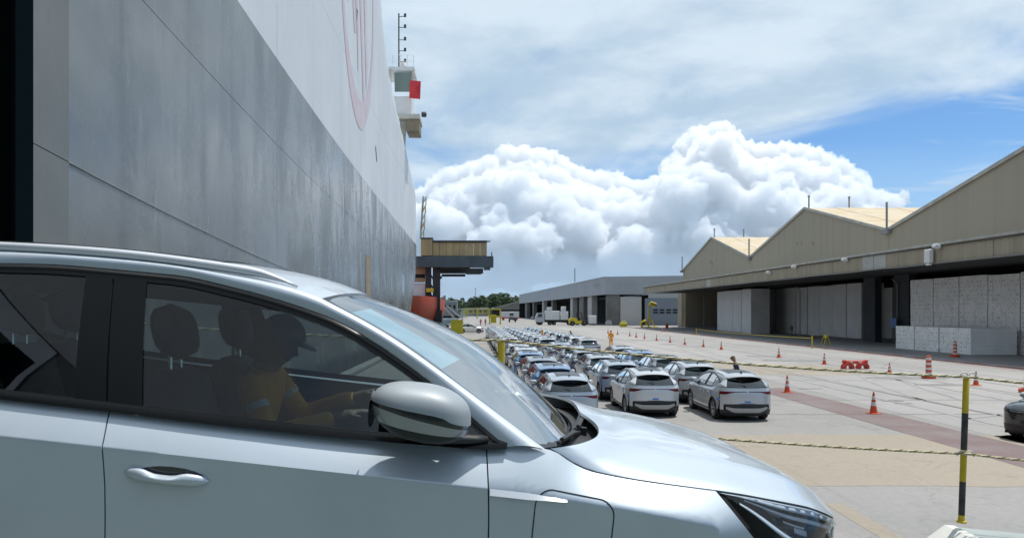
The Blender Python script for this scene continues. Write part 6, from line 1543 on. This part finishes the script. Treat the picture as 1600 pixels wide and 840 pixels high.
# yellow box near the quay edge
x_, y_, _ = gp(714, 521); mat('box_yellow', (.50, .44, .02), .6, var=.25, vscale=1.2)
yb = empty('yellow_box', (x_, y_, 0), 0, 'square yellow steel box beside the white car', 'box')
mb = MB(); mb.rbox((0, .8, 1.12), (1.95, 1.6, 2.2), .04); mb.build('panel_body', 'box_yellow', yb)
mb = MB(); mb.bx(-1.0, 1.0, -.02, .04, 2.1, 2.26); mb.bx(-1.0, 1.0, -.03, .03, 0, .12); mb.build('frame_rail', 'box_yellow', yb)
# yellow spreader frames
def frame_thing(px0, px1, py0, py1, Y, lab, panel, mname='hi_yellow'):
    a, b = wpt(px0, py1, Y), wpt(px1, py0, Y); zb = max(a.z, .0); r_ = empty('spreader_frame', ((a.x+b.x)/2, Y, 0), 0, lab, 'frame', 'yellow lifting frames far along the quay'); hw = (b.x-a.x)/2
    for sx in (-1, 1):
        for sy in (0, 3): mb = MB(); mb.bx(sx*hw-.15, sx*hw+.15, sy-.15, sy+.15, 0, b.z); mb.build('upright', mname, r_)
    for z in (b.z, lerp(zb, b.z, .55)):
        mb = MB(); mb.bx(-hw+.15, hw-.15, -.15, .15, z-.3, z); mb.build('crossbeam', mname, r_); mb = MB(); mb.bx(-hw+.15, hw-.15, 2.85, 3.15, z-.3, z); mb.build('crossbeam', mname, r_)
    mb = MB(); n = 6
    for k in range(n): mb.bar((lerp(-hw, hw, k/n), 0, lerp(zb, b.z, .55)), (lerp(-hw, hw, (k+1)/n), 0, b.z), .2)
    if not panel: mb.build('bracing', mname, r_)
    if panel: mb = MB(); mb.bx(-hw*.8, hw*.25, .2, 2.6, .4, b.z*.62); mb.build('panel', 'box_yellow', r_)
frame_thing(765, 782, 482, 506.5, 214, 'upright yellow cage frame with a solid panel', True)
frame_thing(728, 745, 481, 497, 390, 'left yellow truss frame before the white roofed shed', False)
frame_thing(746, 764, 481, 497, 385, 'right yellow truss frame before the white roofed shed', False)
frame_thing(722, 731, 483, 496, 430, 'small yellow frame at the left of the truss frames', False)
# bollard-like clutter by the grey warehouse
for i, (px, py) in enumerate(((951, 508), (974, 510.5), (832, 498.5))):
    x_, y_, _ = gp(px, py); mb = MB(); mb.rbox((0, 0, .5), (1.6, 1.2, .95), .1); mb.rbox((.1, 0, 1.15), (1.0, .8, .35), .08); tag(mb.build('sack_pile', ['panel_pale', 'box_yellow', 'far_white'][i], None, loc=(x_, y_, 0)), ['pale sack pile by the corner pier of the grey warehouse', 'yellowish sack pile right of the grey warehouse corner', 'white sack pile left of the flatbed truck'][i], 'sacks')
x_, y_, _ = gp(1042, 513); mb = MB(); mb.lathe([(.3, 0), (.32, .1), (.3, .9), (.32, 1.0), (0, 1.02)], 14); tag(mb.build('red_drum', 'barrier_red', None, loc=(x_, y_, 0), smooth=True, angle=40), 'red drum at the left end of the canopy', 'drum')
x_, y_, _ = gp(1389, 533)
bs = empty('blue_notice_sign', (WX-.7, (WX-.7)*1200/(1396-745), 0), 0, 'small blue notice on a pole by the dark pier', 'sign')
mb = MB(); mb.bx(-.03, .03, -.6, .6, 1.9, 2.9); mb.build('board', 'sign_blue', bs); mb = MB(); mb.tube([(.08, 0, 0), (.08, 0, 2.9)], .04, 6); mb.build('pole', 'pipe_grey', bs)
# ---------------------------------------------------------------- towering cumulus far out over the land
def ico(n):
    t = (1+5**.5)/2; v = [(-1, t, 0), (1, t, 0), (-1, -t, 0), (1, -t, 0), (0, -1, t), (0, 1, t), (0, -1, -t), (0, 1, -t), (t, 0, -1), (t, 0, 1), (-t, 0, -1), (-t, 0, 1)]
    f = [(0, 11, 5), (0, 5, 1), (0, 1, 7), (0, 7, 10), (0, 10, 11), (1, 5, 9), (5, 11, 4), (11, 10, 2), (10, 7, 6), (7, 1, 8), (3, 9, 4), (3, 4, 2), (3, 2, 6), (3, 6, 8), (3, 8, 9), (4, 9, 5), (2, 4, 11), (6, 2, 10), (8, 6, 7), (9, 8, 1)]
    v = [np.array(q)/np.linalg.norm(q) for q in v]
    for _ in range(n):
        c = {}; nf = []
        def mid(a, b):
            k = (min(a, b), max(a, b))
            if k not in c: m = v[a]+v[b]; v.append(m/np.linalg.norm(m)); c[k] = len(v)-1
            return c[k]
        for a, b, d in f: x, y, z = mid(a, b), mid(b, d), mid(d, a); nf += [(a, x, z), (b, y, x), (d, z, y), (x, y, z)]
        f = nf
    return np.array(v), np.array(f)
CD = 3000.
ctop = pch([(560, 330), (655, 290), (700, 262), (745, 246), (775, 234), (800, 222), (840, 226), (880, 240), (905, 258), (960, 268), (1005, 278), (1040, 262), (1058, 218), (1085, 198), (1120, 186), (1150, 204), (1180, 222), (1230, 219), (1275, 229), (1312, 246), (1342, 268), (1360, 296), (1410, 296), (1440, 330), (1500, 380)])
mcl = bpy.data.materials.new('cloud'); mcl.use_nodes = True; nt = mcl.node_tree; nt.nodes.clear(); o_ = nt.nodes.new('ShaderNodeOutputMaterial')
CLOUD_VOL = True
if CLOUD_VOL:
    pv = nt.nodes.new('ShaderNodeVolumePrincipled'); pv.inputs['Color'].default_value = (.987, .990, .995, 1); pv.inputs['Density'].default_value = .052; pv.inputs['Anisotropy'].default_value = 0.
    nt.links.new(pv.outputs[0], o_.inputs['Volume'])
else:
    d_ = nt.nodes.new('ShaderNodeBsdfDiffuse'); t_ = nt.nodes.new('ShaderNodeBsdfTranslucent'); m_ = nt.nodes.new('ShaderNodeMixShader')
    d_.inputs[0].default_value = (.93, .94, .95, 1); t_.inputs[0].default_value = (.93, .94, .96, 1); m_.inputs[0].default_value = .3; nt.links.new(d_.outputs[0], m_.inputs[1]); nt.links.new(t_.outputs[0], m_.inputs[2]); nt.links.new(m_.outputs[0], o_.inputs[0])
rng = np.random.default_rng(4); rk = random.Random(21)
lobes = []
px = 645.
while px < 1415:                     # crown lobes along the top edge
    r_ = rk.uniform(12, 22); lobes.append((px, ctop(px)+r_*1.25, r_, rk.uniform(60, 220))); px += r_*.9
px = 640.
while px < 1400:
    r_ = rk.uniform(18, 30); lobes.append((px, ctop(px)+r_*1.6+14, r_, rk.uniform(-60, 120))); px += r_*.9
for row_, (rmin, rmax, dy) in enumerate(((22, 38, 62), (24, 42, 100), (24, 44, 140), (26, 46, 180))):
    px = 615.
    while px < 1410:
        r_ = rk.uniform(rmin, rmax); y_ = ctop(px)+dy+r_*.4+rk.uniform(-14, 14)
        if y_+r_ < 440: lobes.append((px, y_, r_, rk.uniform(-240, 0)-row_*70))
        px += r_*1.0
for px in range(560, 1480, 17): lobes.append((px, 418+rk.uniform(-12, 14), rk.uniform(26, 38), rk.uniform(-330, 200)))
C, Rr = [], []
for (px, py, r_, dd) in lobes:
    Y = CD+dd; sc = Y/1200; C.append(((px-745)*sc, Y, EYE+(486-py)*sc)); Rr.append(r_*sc)
C = np.array(C); Rr = np.array(Rr)
def sprout(C, Rr, n, lo, hi, keep=.86):
    d = rng.normal(size=(len(C), n, 3)); d[..., 2] += .55; d[..., 1] -= .55; d /= np.linalg.norm(d, axis=2, keepdims=True)
    f = rng.uniform(lo, hi, size=(len(C), n)); c = C[:, None, :]+d*(Rr[:, None, None]*keep); r_ = Rr[:, None]*f; return c.reshape(-1, 3), r_.ravel()
C2, R2 = sprout(C, Rr, 20, .18, .46, .92); C3, R3 = sprout(C2, R2, 9, .25, .5, .95)
def spheres(C, Rr, k):
    v, f = ico(k); sq = rng.uniform(.85, 1.15, size=(len(C), 1, 3)); V = (C[:, None, :]+v[None]*Rr[:, None, None]*sq).reshape(-1, 3); F = (f[None]+(np.arange(len(C))*len(v))[:, None, None]).reshape(-1, 3); return V, F
Vs, Fs, n = [], [], 0
for c, r_, k in ((C, Rr, 3), (C2, R2, 2), (C3, R3, 1)):
    v, f = spheres(c, r_, k); Vs.append(v); Fs.append(f+n); n += len(v)
V = np.concatenate(Vs); F = np.concatenate(Fs)
me = bpy.data.meshes.new('cumulus_cloud'); me.vertices.add(len(V)); me.vertices.foreach_set('co', V.ravel()); me.loops.add(F.size); me.loops.foreach_set('vertex_index', F.ravel().astype(np.int32)); me.polygons.add(len(F)); me.polygons.foreach_set('loop_start', np.arange(0, F.size, 3, dtype=np.int32)); me.update()
co = bpy.data.objects.new('cumulus_cloud', me); COL.objects.link(co)
rm = co.modifiers.new('union', 'REMESH'); rm.mode = 'VOXEL'; rm.voxel_size = 5.4; rm.use_smooth_shade = True
for nz_s, st_ in ((46., 20.), (19., 11.), (9., 6.)):       # fine billows on the surface
    tx = bpy.data.textures.new('billow', 'CLOUDS'); tx.noise_scale = nz_s; tx.noise_depth = 2; tx.noise_type = 'HARD_NOISE'; dm_ = co.modifiers.new('billow', 'DISPLACE'); dm_.texture = tx; dm_.texture_coords = 'GLOBAL'; dm_.strength = st_; dm_.mid_level = .45
dg = bpy.context.evaluated_depsgraph_get(); nm_ = bpy.data.meshes.new_from_object(co.evaluated_get(dg)); co.modifiers.clear(); co.data = nm_; bpy.data.meshes.remove(me)
nm_.materials.clear(); nm_.materials.append(mcl); print('cloud faces', len(nm_.polygons))
tag(co, 'towering white cumulus bank rising behind the warehouses', 'cloud', kind='stuff')

# pale mist lying under and before the cloud bank, thinning with height
mist = bpy.data.materials.new('mist'); mist.use_nodes = True; nt = mist.node_tree; nt.nodes.clear(); o_ = nt.nodes.new('ShaderNodeOutputMaterial'); pv2 = nt.nodes.new('ShaderNodeVolumePrincipled')
pv2.inputs['Color'].default_value = (.70, .84, 1, 1); pv2.inputs['Density'].default_value = .00048; nt.links.new(pv2.outputs[0], o_.inputs['Volume']); MATS['mist'] = mist
mb = MB(); x0, x1 = -7000, 9000
for nm3, prof, dens in (('distant_mist', [(1000, -.4), (2350, -.4), (2350, 520)], .00042), ('low_mist', [(1000, -.42), (2360, -.42), (2360, 190)], .0011)):
    mb = MB(); m3 = mist.copy(); m3.node_tree.nodes['Principled Volume'].inputs['Density'].default_value = dens
    mb.add([(x0, y, z) for y, z in prof]+[(x1, y, z) for y, z in prof], [(0, 1, 2), (5, 4, 3), (0, 3, 4, 1), (1, 4, 5, 2), (2, 5, 3, 0)])
    mo = mb.build(nm3, m3); bm_ = bmesh.new(); bm_.from_mesh(mo.data); bmesh.ops.recalc_face_normals(bm_, faces=bm_.faces); bm_.to_mesh(mo.data); bm_.free()
    tag(mo, 'thin pale mist far off below the cumulus' if nm3[0] == 'd' else 'denser low mist at the foot of the cumulus', 'mist', kind='stuff')
